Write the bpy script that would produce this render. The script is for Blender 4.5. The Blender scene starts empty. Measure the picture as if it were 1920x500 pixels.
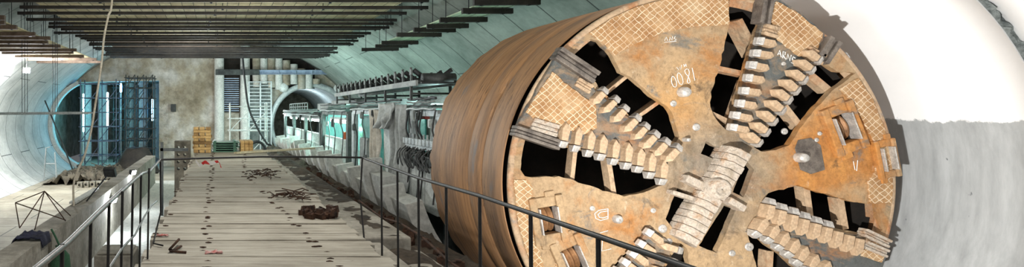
import bpy, math, random
from mathutils import Vector, Matrix, geometry, noise
random.seed(7)
C = bpy.context.scene.collection
PI = math.pi
E = 4.9                      # eye height above the invert floor
F = 1100.0                   # focal length in pixels of a 1920 px wide frame
VX, VY = 405.0, 206.0        # principal point
YE = 51.0                    # end wall
TX, TZ = 8.216, E - 1.25     # axis of the boring machine

def W(x, y, Y):              # a measured point at depth Y
    return Vector(((x - VX) * Y / F, Y, E - (y - VY) * Y / F))

# ------------------------------------------------------------------ mesh builder
class MB:
    def __init__(s): s.v = []; s.f = []; s.sm = []; s.uv = {}
    def add(s, vs, fs, smooth=False):
        b = len(s.v); s.v += [tuple(p) for p in vs]
        for f in fs: s.f.append([b + i for i in f]); s.sm.append(smooth)
    def hexa(s, p):          # 8 points: bottom 4, top 4
        s.add(p, [(3,2,1,0),(4,5,6,7),(0,1,5,4),(1,2,6,5),(2,3,7,6),(3,0,4,7)])
    def box(s, x0, x1, y0, y1, z0, z1):
        s.hexa([(x0,y0,z0),(x1,y0,z0),(x1,y1,z0),(x0,y1,z0),(x0,y0,z1),(x1,y0,z1),(x1,y1,z1),(x0,y1,z1)])
    def obox(s, c, size, m=None):
        c = Vector(c); h = Vector(size) / 2
        pts = []
        for z in (-1, 1):
            for x, y in ((-1,-1),(1,-1),(1,1),(-1,1)):
                q = Vector((x*h.x, y*h.y, z*h.z))
                pts.append(c + (m @ q if m else q))
        s.hexa(pts)
    def bar(s, a, b, w, h, up=(0,0,1)):
        a = Vector(a); b = Vector(b); d = (b - a); L = d.length; d.normalize()
        up = Vector(up)
        if abs(d.dot(up)) > .98: up = Vector((0,1,0))
        sx = d.cross(up).normalized(); u = sx.cross(d)
        pts = []
        for q in (-1, 1):
            for e, r in ((a,-1),(a,1),(b,1),(b,-1)):
                pts.append(e + sx*r*w/2 + u*q*h/2)
        s.hexa(pts)
    def tube(s, pts, r, n=6, cap=True):
        pts = [Vector(p) for p in pts]
        rings = []; prev = None
        for i, p in enumerate(pts):
            t = (pts[min(i+1, len(pts)-1)] - pts[max(i-1, 0)])
            if t.length < 1e-9: t = Vector((0,0,1))
            t.normalize()
            if prev is None:
                a = t.cross(Vector((0,0,1)))
                if a.length < .05: a = t.cross(Vector((1,0,0)))
            else:
                a = prev - t * prev.dot(t)
                if a.length < 1e-6: a = t.orthogonal()
            a.normalize(); prev = a; b = t.cross(a)
            rr = r[i] if isinstance(r, (list, tuple)) else r
            rings.append([p + (a*math.cos(2*PI*k/n) + b*math.sin(2*PI*k/n))*rr for k in range(n)])
        vs = [q for g in rings for q in g]; fs = []
        for i in range(len(rings)-1):
            for k in range(n):
                fs.append((i*n+k, i*n+(k+1)%n, (i+1)*n+(k+1)%n, (i+1)*n+k))
        s.add(vs, fs, True)
        if cap:
            s.add(rings[0], [tuple(range(n-1,-1,-1))]); s.add(rings[-1], [tuple(range(n))])
    def prism(s, poly, place, d0, d1, holes=()):   # poly in 2D; place(u,v,d) -> point ; d0 front, d1 back
        loops = [list(poly)] + [list(h) for h in holes]
        flat = [p for l in loops for p in l]
        tris = geometry.tessellate_polygon([[Vector((p[0], p[1], 0)) for p in l] for l in loops])
        n = len(flat)
        vs = [place(p[0], p[1], d0) for p in flat] + [place(p[0], p[1], d1) for p in flat]
        fs = []
        for t in tris:
            a, b, c = [Vector(flat[i]) for i in t]
            area = (b-a).cross(c-a)
            t = tuple(t) if area > 0 else tuple(reversed(t))
            fs.append(t); fs.append(tuple(n + i for i in reversed(t)))
        o = 0
        for li, l in enumerate(loops):
            k = len(l)
            ar = sum(l[i][0]*l[(i+1)%k][1] - l[(i+1)%k][0]*l[i][1] for i in range(k))
            fwd = (ar > 0) == (li == 0)
            for i in range(k):
                a, b = o+i, o+(i+1)%k
                fs.append((a, n+a, n+b, b) if fwd else (b, n+b, n+a, a))
            o += k
        s.add(vs, fs)
    def lathe(s, prof, center, axis='Y', n=48, a0=0, a1=2*PI, smooth=True, ends=False):
        # prof: list of (radius, along)
        full = abs(a1 - a0 - 2*PI) < 1e-6
        m = n if full else n + 1
        vs = []
        for r, h in prof:
            for k in range(m):
                a = a0 + (a1-a0)*k/n
                c, q = math.cos(a)*r, math.sin(a)*r
                if axis == 'Y': vs.append((center[0]+c, center[1]+h, center[2]+q))
                elif axis == 'Z': vs.append((center[0]+c, center[1]+q, center[2]+h))
                else: vs.append((center[0]+h, center[1]+c, center[2]+q))
        fs = []
        for i in range(len(prof)-1):
            for k in range(n):
                fs.append((i*m+k, i*m+(k+1)%m, (i+1)*m+(k+1)%m, (i+1)*m+k))
        s.add(vs, fs, smooth)
    def build(s, name, mat, parent=None, bevel=0, fix=True):
        me = bpy.data.meshes.new(name)
        me.from_pydata(s.v, [], s.f); me.update()
        me.polygons.foreach_set('use_smooth', s.sm)
        if s.uv:
            uv = me.uv_layers.new(name='UVMap')
            for l in me.loops: uv.data[l.index].uv = s.uv.get(l.vertex_index, (0,0))
        me.materials.append(mat)
        o = bpy.data.objects.new(name, me); C.objects.link(o)
        if parent: o.parent = parent
        if bevel:
            b = o.modifiers.new('edge', 'BEVEL'); b.width = bevel; b.segments = 2; b.limit_method = 'ANGLE'; b.angle_limit = .6
        return o

def tag(o, label, cat, group=None, kind=None):
    o['label'] = label; o['category'] = cat
    if group: o['group'] = group
    if kind: o['kind'] = kind
    return o
def struct(o, label=None, cat=None):
    o['kind'] = 'structure'
    if label: o['label'] = label; o['category'] = cat
    return o
def thing(name, loc, label, cat, group=None):
    o = bpy.data.objects.new(name, None); o.empty_display_size = .2
    C.objects.link(o); o.location = loc
    return tag(o, label, cat, group)
def sub(root):               # geometry is written in world coordinates: children undo the root's place
    root_loc = Vector(root.location)
    return root_loc
def part(mb, name, mat, root, bevel=0, label=None):
    o = mb.build(name, mat, root, bevel)
    t = Vector((0,0,0)); r = root
    while r: t += Vector(r.location); r = r.parent
    o.data.transform(Matrix.Translation(-t))
    if label: o['label'] = label
    return o
def dup(o, loc=None, parent=None):
    c = o.copy(); C.objects.link(c)
    if parent: c.parent = parent
    if loc is not None: c.location = loc
    for ch in list(o.children): dup(ch, None, c)
    return c
ORD = ['first','second','third','fourth','fifth','sixth','seventh','eighth','ninth','tenth','eleventh','twelfth','thirteenth','fourteenth','fifteenth','sixteenth','seventeenth','eighteenth','nineteenth','twentieth','twenty-first','twenty-second','twenty-third','twenty-fourth','twenty-fifth','twenty-sixth','twenty-seventh','twenty-eighth','twenty-ninth','thirtieth']

# ------------------------------------------------------------------ materials
def lin(c): return tuple(((v/255)/12.92 if v/255 <= .04045 else ((v/255+.055)/1.055)**2.4) for v in c) + (1,)
class N:
    def __init__(s, name, rough=.8, metal=0):
        s.m = bpy.data.materials.new(name); s.m.use_nodes = True
        s.t = s.m.node_tree; s.b = s.t.nodes['Principled BSDF']
        s.b.inputs['Roughness'].default_value = rough; s.b.inputs['Metallic'].default_value = metal
        s.co = s.t.nodes.new('ShaderNodeTexCoord')
    def n(s, typ, **k):
        q = s.t.nodes.new(typ)
        for a, v in k.items(): setattr(q, a, v)
        return q
    def l(s, a, b): s.t.links.new(a, b)
    def map(s, scale=(1,1,1), src='Object', rot=(0,0,0)):
        m = s.n('ShaderNodeMapping'); m.inputs['Scale'].default_value = scale; m.inputs['Rotation'].default_value = rot
        s.l(s.co.outputs[src], m.inputs['Vector']); return m.outputs[0]
    def noise(s, vec, scale, detail=6, rough=.6, dist=0):
        q = s.n('ShaderNodeTexNoise'); q.inputs['Scale'].default_value = scale
        q.inputs['Detail'].default_value = detail; q.inputs['Roughness'].default_value = rough
        q.inputs['Distortion'].default_value = dist
        s.l(vec, q.inputs['Vector']); return q.outputs['Fac']
    def ramp(s, fac, stops):
        r = s.n('ShaderNodeValToRGB'); e = r.color_ramp.elements
        while len(e) < len(stops): e.new(.5)
        for x, (p, c) in zip(e, stops): x.position = p; x.color = c
        s.l(fac, r.inputs[0]); return r.outputs[0]
    def mix(s, fac, a, b, mode='MIX'):
        q = s.n('ShaderNodeMix', data_type='RGBA', blend_type=mode)
        if isinstance(fac, float): q.inputs[0].default_value = fac
        else: s.l(fac, q.inputs[0])
        for i, v in ((6, a), (7, b)):
            if isinstance(v, tuple): q.inputs[i].default_value = v
            else: s.l(v, q.inputs[i])
        return q.outputs[2]
    def math(s, op, a, b=None):
        q = s.n('ShaderNodeMath', operation=op)
        for i, v in ((0, a), (1, b)):
            if v is None: continue
            if isinstance(v, (int, float)): q.inputs[i].default_value = v
            else: s.l(v, q.inputs[i])
        return q.outputs[0]
    def bump(s, h, strength=.4, dist=.03, prev=None):
        b = s.n('ShaderNodeBump'); b.inputs['Strength'].default_value = strength; b.inputs['Distance'].default_value = dist
        s.l(h, b.inputs['Height'])
        if prev: s.l(prev, b.inputs['Normal'])
        s.l(b.outputs[0], s.b.inputs['Normal']); return b.outputs[0]
    def col(s, c):
        if isinstance(c, tuple): s.b.inputs['Base Color'].default_value = c
        else: s.l(c, s.b.inputs['Base Color'])
        return s.m

def simple(name, c0, c1, scale=3., rough=.8, metal=0, bump=.3, c2=None, dist=.02):
    k = N(name, rough, metal); v = k.map()
    f = k.noise(v, scale); g = k.noise(v, scale*6, 8, .7)
    stops = [(.35, lin(c0)), (.65, lin(c1))]
    if c2: stops = [(.32, lin(c0)), (.5, lin(c1)), (.68, lin(c2))]
    c = k.ramp(f, stops)
    gg = k.ramp(g, [(.3, (.62,.62,.62,1)), (.65, (1.08,1.08,1.08,1))])
    c = k.mix(1.0, c, gg, 'MULTIPLY')
    if bump: k.bump(g, bump, dist)
    return k.col(c)

def emis(name, c, strength):
    k = N(name); k.b.inputs['Base Color'].default_value = c
    k.b.inputs['Emission Color'].default_value = c; k.b.inputs['Emission Strength'].default_value = strength
    return k.m

def lining(name, base, dark, painted=False):
    k = N(name, .75); v = k.map()
    u = k.n('ShaderNodeUVMap')
    br = k.n('ShaderNodeTexBrick'); br.offset = .5
    br.inputs['Scale'].default_value = 1; br.inputs['Mortar Size'].default_value = .028
    br.inputs['Mortar Smooth'].default_value = .1
    br.inputs['Brick Width'].default_value = 5.6; br.inputs['Row Height'].default_value = 1.9
    br.inputs['Color1'].default_value = (1,1,1,1); br.inputs['Color2'].default_value = (.86,.87,.88,1); br.inputs['Mortar'].default_value = (.16,.17,.17,1)
    k.l(u.outputs[0], br.inputs['Vector'])
    f = k.noise(v, .5, 6); g = k.noise(k.map((1,1,1)), 5, 8, .7)
    c = k.ramp(f, [(.3, lin(dark)), (.62, lin(base))])
    c = k.mix(1.0, c, k.ramp(g, [(.3, (.8,.8,.8,1)), (.6, (1.02,1.02,1.02,1))]), 'MULTIPLY')
    c = k.mix(1.0, c, br.outputs[0], 'MULTIPLY')
    k.bump(br.outputs['Fac'], .6, -.02)
    if painted:                 # sprayed white above a ragged line, bare grey cement below
        sp = k.n('ShaderNodeSeparateXYZ'); k.l(k.co.outputs['Object'], sp.inputs[0])
        rag = k.noise(k.map((1,1,1)), 1.6, 9, .72)
        z = k.math('ADD', sp.outputs[2], k.math('MULTIPLY', k.math('SUBTRACT', rag, .5), .55))
        m = k.n('ShaderNodeMapRange'); k.l(z, m.inputs[0])
        m.inputs[1].default_value = E - .17; m.inputs[2].default_value = E - .14
        st = k.noise(k.map((1, 1, .15)), 6, 8, .7)
        grey = k.ramp(st, [(.3, lin((150,153,154))), (.65, lin((178,181,182)))])
        spots = k.noise(k.map((1,1,.5)), 7, 3, .5)
        grey = k.mix(k.ramp(spots, [(.74,(0,0,0,1)),(.78,(1,1,1,1))]), grey, lin((80,84,88)))
        wh = k.ramp(f, [(.3, lin((236,237,238))), (.6, lin((246,246,246)))])
        c = k.mix(m.outputs[0], grey, wh)
        k.bump(k.noise(v, 3, 8, .6), .12, .03)
    return k.col(c)

M = {}
M['lining'] = lining('lining_concrete', (202,203,200), (164,166,164))
M['lining_grey'] = lining('grey_green_lining', (150,158,150), (112,122,114))
M['lining_white'] = lining('white_sprayed_lining', (240,240,240), (225,225,225), True)
M['floor'] = lining('invert_concrete', (176,168,152), (136,128,112))
M['rough'] = simple('rough_shotcrete', (128,116,96), (168,158,140), .42, .95, 0, 1.0, (206,202,196), .12)
M['concrete'] = simple('old_concrete', (120,114,102), (168,162,150), 1.6, .9, 0, .5)
M['concrete_pale'] = simple('pale_concrete', (190,192,188), (214,214,208), 1.4, .85, 0, .4)
M['concrete_dark'] = simple('dirty_concrete', (74,68,58), (120,112,98), 1.7, .95, 0, .8)
M['dirt'] = simple('trench_dirt', (52,44,36), (92,80,66), 2.5, 1, 0, 1.0, None, .06)
M['beam'] = simple('dark_beam_steel', (34,32,30), (62,56,50), 1.4, .7, .2, .2)
M['beam_brown'] = simple('brown_timber_beam', (84,68,56), (120,102,88), 2, .85, 0, .3)
M['rod'] = simple('black_rod', (20,22,28), (36,38,46), 4, .5, .6, 0)
M['rail'] = simple('black_rail_steel', (24,23,23), (44,42,41), 6, .45, .3, 0)
M['rail_bare'] = simple('worn_rail_steel', (70,68,66), (116,113,110), 8, .42, .4, 0)
M['rust'] = simple('rusty_scrap', (46,34,28), (92,62,44), 9, .85, .3, .6)
M['rubber'] = simple('black_rubber_hose', (22,23,25), (44,46,48), 5, .55, 0, .1)
M['timber'] = simple('sawn_timber', (176,138,84), (222,186,124), 3, .85, 0, .3)
M['timber_old'] = simple('weathered_timber', (136,104,64), (184,146,92), 3, .9, 0, .3)
M['timber_pale'] = simple('pale_board', (196,184,150), (226,216,186), 2, .85, 0, .2)
M['gantry_dark'] = simple('grimy_grey_paint', (66,74,72), (112,120,116), 2, .6, .1, .2)
M['white_paint'] = simple('white_painted_steel', (200,206,204), (226,230,226), 2, .5, 0, .1)
M['grey_paint'] = simple('grey_painted_steel', (118,124,122), (160,166,162), 2, .6, .1, .15)
M['pale_steel'] = simple('pale_galvanised_steel', (168,176,178), (204,210,210), 2.4, .5, .3, .1)
M['dark_steel'] = simple('dark_machine_steel', (40,44,44), (76,80,78), 3, .6, .4, .2)
M['teal_paint'] = simple('teal_painted_steel', (74,142,136), (110,172,164), 2, .5, 0, .1)
M['green_paint'] = simple('green_painted_tank', (58,104,84), (86,134,108), 2, .5, 0, .1)
M['blue_grey'] = simple('blue_grey_scaffold', (62,76,96), (98,116,136), 3, .5, .3, .1)  # blue-grey tone of the scaffold tubes
M['red_paint'] = simple('red_paint', (140,34,30), (176,52,42), 4, .6, 0, .1)
M['orange_paint'] = simple('orange_plastic', (200,90,30), (226,120,44), 4, .6, 0, .1)
M['tarp'] = simple('beige_tarp', (168,160,146), (202,196,184), 1.5, .8, 0, .2)
M['tarp_grey'] = simple('grey_tarp', (150,154,152), (192,196,194), 1.5, .6, 0, .2)
M['cloth'] = simple('navy_cloth', (26,28,44), (48,50,72), 5, .95, 0, .4)
M['green_bag'] = simple('green_bag_fabric', (36,72,50), (56,98,70), 5, .9, 0, .3)
M['rope'] = simple('pale_cable', (196,186,164), (220,212,194), 4, .8, 0, .2)
M['blue_steel'] = simple('blue_grey_steel', (120,138,164), (160,176,198), 2, .5, .2, .1)
M['chalk'] = simple('white_chalk', (226,224,218), (240,238,234), 9, .95, 0, 0)
M['grey_hose'] = simple('dusty_grey_hose', (52,54,54), (96,98,98), 5, .7, 0, .1)
M['lamp_body'] = simple('lamp_housing', (60,62,64), (90,92,94), 5, .5, .5, 0)
M['mud_shade_dark'] = simple('mud_and_shade_black', (22,18,14), (40,32,25), 2, .9, .1, .5)  # muddy steel; also serves as painted shade behind the piles
M['glow_white'] = emis('floodlight_glass', (.9,.97,1,1), 60)
M['glow_teal'] = emis('fluorescent_tube_glow', (.72,1,.94,1), 22)
M['glow_blue'] = emis('blue_tube_glow', (.55,.9,1,1), 14)

# plank deck: weathered boards
def plank_mat():
    k = N('weathered_planks', .9); v = k.map()
    f = k.noise(k.map((.6,5,1)), 2.2, 8, .7); g = k.noise(v, 1.1, 6, .6); h = k.noise(k.map((3,22,3)), 2, 6, .7)
    c = k.ramp(f, [(.3, lin((136,130,117))), (.55, lin((172,166,153))), (.75, lin((194,190,178)))])
    c = k.mix(1.0, c, k.ramp(g, [(.3, (.78,.76,.73,1)), (.6, (1.04,1.03,1.02,1))]), 'MULTIPLY')
    c = k.mix(k.ramp(k.noise(k.map((2,4,2)), 3, 5, .65), [(.66,(0,0,0,1)),(.76,(1,1,1,1))]), c, lin((104,92,78)))
    k.bump(h, .5, .015)
    return k.col(c)
M['plank'] = plank_mat()

# board sheeting over the beams
def sheet_mat(name, a, b):
    k = N(name, .85)
    br = k.n('ShaderNodeTexBrick'); br.offset = .37
    br.inputs['Scale'].default_value = 1; br.inputs['Brick Width'].default_value = 2.4; br.inputs['Row Height'].default_value = .42
    br.inputs['Mortar Size'].default_value = .012
    br.inputs['Color1'].default_value = lin(a); br.inputs['Color2'].default_value = lin(b); br.inputs['Mortar'].default_value = (.02,.018,.015,1)
    k.l(k.map((1,1,1), rot=(0,0,PI/2)), br.inputs['Vector'])
    g = k.noise(k.map((1,.4,1)), 2.5, 6, .65)
    c = k.mix(1.0, br.outputs[0], k.ramp(g, [(.3,(.6,.58,.52,1)), (.65,(1.05,1.05,1.03,1))]), 'MULTIPLY')
    return k.col(c)
M['sheet'] = sheet_mat('timber_sheeting', (206,196,160), (186,170,136))
M['sheet_green'] = sheet_mat('pale_green_sheeting', (196,212,186), (176,194,164))

# rust-brown shield skin, streaked around its girth
def shield_mat():
    k = N('shield_rust', .62, .15)
    u = k.n('ShaderNodeUVMap')
    def mp(s):
        m = k.n('ShaderNodeMapping'); m.inputs['Scale'].default_value = s; k.l(u.outputs[0], m.inputs[0]); return m.outputs[0]
    a = k.noise(mp((.35,1.6,1)), 1.2, 8, .65, .3)
    c = k.ramp(a, [(.28, lin((112,86,64))), (.46, lin((162,124,90))), (.6, lin((178,134,92))), (.74, lin((150,134,116)))])
    st = k.noise(mp((.5,7,1)), 1.6, 8, .7)
    c = k.mix(1.0, c, k.ramp(st, [(.32,(.55,.52,.5,1)), (.56,(1.03,1.02,1,1))]), 'MULTIPLY')
    # patches scraped dark by the ground
    pa = k.noise(mp((.55,.75,1)), 1.1, 3, .5); sc = k.noise(mp((2.2,16,1)), 1.3, 6, .75)
    pm = k.math('MULTIPLY', k.ramp(pa, [(.5,(0,0,0,1)),(.6,(1,1,1,1))]), k.ramp(sc, [(.54,(0,0,0,1)),(.62,(1,1,1,1))]))
    c = k.mix(pm, c, lin((74,52,38)))
    gr = k.noise(mp((.4,1.1,1)), 2.1, 5, .6)
    c = k.mix(k.ramp(gr, [(.62,(0,0,0,1)),(.72,(.8,.8,.8,1))]), c, lin((112,112,112)))
    k.bump(k.noise(mp((1,5,1)), 4, 8, .7), .35, .02)
    return k.col(c)
M['shield'] = shield_mat()

# cutterhead steel: tan, orange rust, blue-grey worn metal
def face_mat(name, tan, orange, grey, gg=.6, zones=False, pale=.6):
    k = N(name, .7, .1); v = k.map()
    a = k.noise(v, 1.2, 8, .66, .5)
    c = k.ramp(a, [(.32, lin(tan)), (.5, lin(tuple(int(t*.92) for t in tan))), (.66, lin(orange))])
    if zones:                    # deep orange rust on one sector, bare blue-grey metal round the middle
        wob = k.math('MULTIPLY', k.math('SUBTRACT', k.noise(v, 1.6, 6, .65), .5), 1.6)
        def zone(x, z, rad, soft, col, c, amt):
            vm = k.n('ShaderNodeVectorMath', operation='DISTANCE'); fl = k.n('ShaderNodeVectorMath', operation='MULTIPLY')
            k.l(v, fl.inputs[0]); fl.inputs[1].default_value = (1,0,1); k.l(fl.outputs[0], vm.inputs[0]); vm.inputs[1].default_value = (x,0,z)
            q = k.n('ShaderNodeMapRange'); k.l(k.math('ADD', vm.outputs['Value'], wob), q.inputs[0])
            q.inputs[1].default_value = rad+soft; q.inputs[2].default_value = rad-soft; q.inputs[3].default_value = 0; q.inputs[4].default_value = amt
            return k.mix(q.outputs[0], c, col)
        H0 = E - 1.25
        st = k.ramp(k.noise(k.map((1,1,.5)), 2.4, 8, .7), [(.35, lin((206,142,66))), (.6, lin((176,112,44))), (.72, lin((128,104,78)))])
        c = zone(2.15, H0+.45, .85, .25, st, c, .85)
        c = zone(-.35, H0+1.3, .55, .4, lin((196,150,92)), c, .6)
        gb = k.ramp(k.noise(v, 3, 8, .7), [(.35, lin((70,74,74))), (.55, lin((126,124,116))), (.68, lin((178,156,128)))])
        c = zone(.25, H0+.25, .75, .45, gb, c, .75)
    b = k.noise(k.map((1,1,1.7)), 1.5, 8, .7, .8)
    c = k.mix(k.ramp(b, [(gg,(0,0,0,1)),(gg+.1,(.9,.9,.9,1))]), c, lin(grey))
    w = k.noise(k.map((1.4,1,1)), 3.4, 8, .74, .4)
    c = k.mix(k.ramp(w, [(pale,(0,0,0,1)),(pale+.12,(.75,.75,.75,1))]), c, lin((206,190,168)))
    dk = k.noise(k.map((1,1,.7)), 2.3, 9, .75, .6)
    c = k.mix(k.ramp(dk, [(.57,(0,0,0,1)),(.68,(.8,.8,.8,1))]), c, lin((80,64,48)))
    d = k.noise(v, 14, 8, .75)
    c = k.mix(1.0, c, k.ramp(d, [(.3,(.62,.6,.57,1)),(.58,(1.04,1.03,1.02,1))]), 'MULTIPLY')
    k.bump(k.noise(v, 8, 9, .72), .75, .03)
    return k.col(c)
M['face'] = face_mat('cutterhead_rusty_steel', (184,156,120), (170,118,66), (118,114,106), .56, True)
M['arm'] = face_mat('spoke_worn_steel', (150,132,110), (150,106,70), (84,92,94), .44, False, .62)
M['tooth'] = face_mat('tooth_rusty_steel', (206,178,146), (180,120,72), (160,150,140), .6)
M['tip'] = simple('worn_tip_metal', (176,172,168), (226,220,212), 7, .4, .45, .3)
M['hub'] = simple('mud_caked_steel', (196,178,156), (226,212,196), 5, .8, .05, 1.0, (198,160,124), .05)
M['block'] = simple('ribbed_scraper_steel', (92,84,78), (140,130,120), 6, .5, .4, .5)
M['ring'] = simple('cutter_ring_steel', (118,84,56), (168,124,84), 5, .5, .4, .3)
M['interior'] = M['mud_shade_dark']
def hard_mat():
    k = N('hardfacing_weld_grid', .65, .15)
    sp = k.n('ShaderNodeSeparateXYZ'); v = k.map(); k.l(v, sp.inputs[0])
    wob = k.math('MULTIPLY', k.math('SUBTRACT', k.noise(v, 5, 3), .5), .10)
    h = None
    for sg, q in ((1, .55), (-1, .5)):
        t = k.math('ADD', k.math('ADD', k.math('MULTIPLY', sp.outputs[0], q*1.7), k.math('MULTIPLY', sp.outputs[2], sg*1.0)), wob)
        fr = k.math('FRACT', k.math('MULTIPLY', t, 1/.115))
        m = k.math('LESS_THAN', k.math('ABSOLUTE', k.math('SUBTRACT', fr, .5)), .06)
        h = m if h is None else k.math('MAXIMUM', h, m)
    fade = k.ramp(k.noise(v, 2.2, 6, .7), [(.3,(.15,.15,.15,1)),(.55,(1,1,1,1))])
    a = k.noise(v, 2.4, 7, .65)
    c = k.ramp(a, [(.32, lin((150,108,66))), (.5, lin((172,134,92))), (.68, lin((192,164,128)))])
    d = k.noise(v, 15, 8, .75)
    c = k.mix(1.0, c, k.ramp(d, [(.3,(.7,.67,.64,1)),(.58,(1.04,1.03,1.02,1))]), 'MULTIPLY')
    c = k.mix(k.math('MULTIPLY', h, fade), c, lin((222,202,174)))
    nb = k.bump(h, .7, .02)
    k.bump(k.noise(v, 9, 8, .7), .4, .02, nb)
    return k.col(c)
M['hard'] = hard_mat()

# ------------------------------------------------------------------ the cavern shell
LX, RX, RR = -10.3, 8.2, 4.0
def profile():
    P = []                       # (x, z) from invert left, over the crown, to invert right
    r = RR
    for a in range(246, 134, -4):
        t = math.radians(a); P.append((LX + r*math.cos(t), TZ + r*math.sin(t)))
    x0, z0 = LX - r*math.sqrt(.5), TZ + r*math.sqrt(.5)
    cx = (LX + RX)/2; R = (cx - x0)/math.sqrt(.5); zc = z0 - R*math.sqrt(.5)
    for a in range(133, 46, -3):
        t = math.radians(a); P.append((cx + R*math.cos(t), zc + R*math.sin(t)))
    for a in range(45, -68, -4):
        t = math.radians(a); P.append((RX + r*math.cos(t), TZ + r*math.sin(t)))
    return P
PROF = profile()
def offset(P, d):
    out = []
    for i, p in enumerate(P):
        a = Vector(P[max(i-1,0)]); b = Vector(P[min(i+1,len(P)-1)])
        t = (b-a).normalized(); n = Vector((-t.y, t.x))
        out.append((p[0]+n.x*d, p[1]+n.y*d))
    return out
def shell(P, y0, y1, name, mat, step=1.45, thick=.3, jag=0):
    mb = MB(); n = len(P)
    ys = [y0 + (y1-y0)*i/max(1,int((y1-y0)/step)) for i in range(max(1,int((y1-y0)/step))+1)]
    arc = [0]
    for i in range(1, n): arc.append(arc[-1] + (Vector(P[i])-Vector(P[i-1])).length)
    vs = []
    for j, y in enumerate(ys):
        for i, p in enumerate(P):
            dy = (random.uniform(-jag, jag) if jag and j == 0 else 0)
            mb.uv[len(vs)] = (arc[i], y); vs.append((p[0], y+dy, p[1]))
    fs = []
    for j in range(len(ys)-1):
        for i in range(n-1):
            a = j*n+i; fs.append((a, a+1, a+n+1, a+n))
    mb.add(vs, fs, True)
    Q = offset(P, thick); b = len(vs)
    vs2 = [(q[0], ys[0], q[1]) for q in Q] + [(q[0], ys[-1], q[1]) for q in Q]
    mb.add(vs2, [(i, i+1, n+i+1, n+i) for i in range(n-1)])
    for (o1, o2) in ((0, b), ((len(ys)-1)*n, b+n)):
        for i in range(n-1):
            mb.f.append([o1+i, o1+i+1, o2+i+1, o2+i]); mb.sm.append(False)
    return mb.build(name, mat)
iL = [i for i, p in enumerate(PROF) if p[0] < -7.2]; iR = [i for i, p in enumerate(PROF) if p[0] > 6.4]
PL = PROF[:iL[-1]+1]; PC = PROF[iL[-1]:iR[0]+1]; PR = PROF[iR[0]:]
YS = 8.5                        # where the thicker near ring of the lining starts
struct(shell(PL, 6, YE, 'wall_left', M['lining']), 'curved pale concrete segment lining curling up behind the low parapet', 'tunnel wall')
struct(shell(PC, 4, YE, 'ceiling', M['lining_grey']), 'segmented concrete crown of the cavern above the hanging beams', 'vault')
struct(shell(PR, 13.6, YE, 'wall_right', M['lining_grey']), 'segmented grey concrete vault above the conveyor', 'tunnel wall')
struct(shell(PR, YS, 13.6, 'wall_right.001', M['lining_white'], .5), 'tunnel wall sprayed white above a ragged line and grey below, beside the cutterhead', 'tunnel wall')
struct(shell(offset(PR, .09), 1.5, YS, 'wall_right.002', M['lining_white'], .5), 'white tunnel wall in front of the rough lining step', 'tunnel wall')
# rough end face of the lining step
mb = MB(); Pi = PR; Po = offset(PR, .1); n = len(Pi); rows = []
for k in range(n*4-3):
    i, t = divmod(k, 4); i2 = min(i+1, n-1); t /= 4
    a = Vector(Pi[i]).lerp(Vector(Pi[i2]), t); b = Vector(Po[i]).lerp(Vector(Po[i2]), t)
    rows.append([a, a.lerp(b, .35), a.lerp(b, .7), b])
vs = []
for k, r in enumerate(rows):
    for j, p in enumerate(r):
        y = YS - .015 - random.uniform(0, .07)*(j in (1,2)) - (.02 if j == 3 else 0)
        vs.append((p.x + random.uniform(-.015,.015)*(j>0), y, p.y + random.uniform(-.015,.015)*(j>0)))
mb.add(vs, [(k*4+j, k*4+4+j, k*4+5+j, k*4+1+j) for k in range(len(rows)-1) for j in range(3)])
struct(mb.build('trim_1', simple('step_rough_concrete', (88,96,96), (168,176,174), 7, .95, 0, 1, None, .05)), 'rough broken concrete edge arching up the white tunnel wall', 'lining edge')

mb = MB()                        # floor with UVs for its joints
nx = 12
vs = []
for j in range(2):
    for i in range(nx+1):
        x = -13 + 24*i/nx; y = -1 if j == 0 else YE+16
        mb.uv[len(vs)] = (x, y); vs.append((x, y, 0))
mb.add(vs, [(i, i+1, nx+2+i, nx+1+i) for i in range(nx)])
mb.add([(-13,-1,-.3),(11,-1,-.3),(11,YE+16,-.3),(-13,YE+16,-.3)], [(3,2,1,0)])
struct(mb.build('floor', M['floor']), 'dusty concrete invert floor behind the low parapet', 'floor')

# passage slab between parapet and walkway
SZ = E - 3.6
mb = MB(); mb.box(-3.5, 2.05, 1.0, 30, 0.001, SZ)
struct(mb.build('floor_passage', M['concrete_pale'], None, .02), 'sunken concrete passage floor between parapet and plank walkway', 'floor')
# parapet wall
PZ = E - 2.25
mb = MB()
segs = [(2.2, 10.5), (10.75, 17.9), (17.95, 29.0)]
for k, (a, b) in enumerate(segs):
    ys = [a + (b-a)*i/8 for i in range(9)]
    for i in range(8):
        j0 = .03*noise.noise((ys[i]*1.3, 2, k)); j1 = .03*noise.noise((ys[i+1]*1.3, 2, k))
        zb = SZ
        mb.hexa([(-3.45,ys[i],0),(-3.0,ys[i],0),(-3.0,ys[i+1],0),(-3.45,ys[i+1],0),(-3.45+j0,ys[i],PZ+j0),(-3.0-abs(j0)*.5,ys[i],PZ+j0),(-3.0-abs(j1)*.5,ys[i+1],PZ+j1),(-3.45+j1,ys[i+1],PZ+j1)])
struct(mb.build('wall_parapet', M['concrete'], None), 'low rough concrete parapet wall running along the sunken passage', 'parapet')

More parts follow.
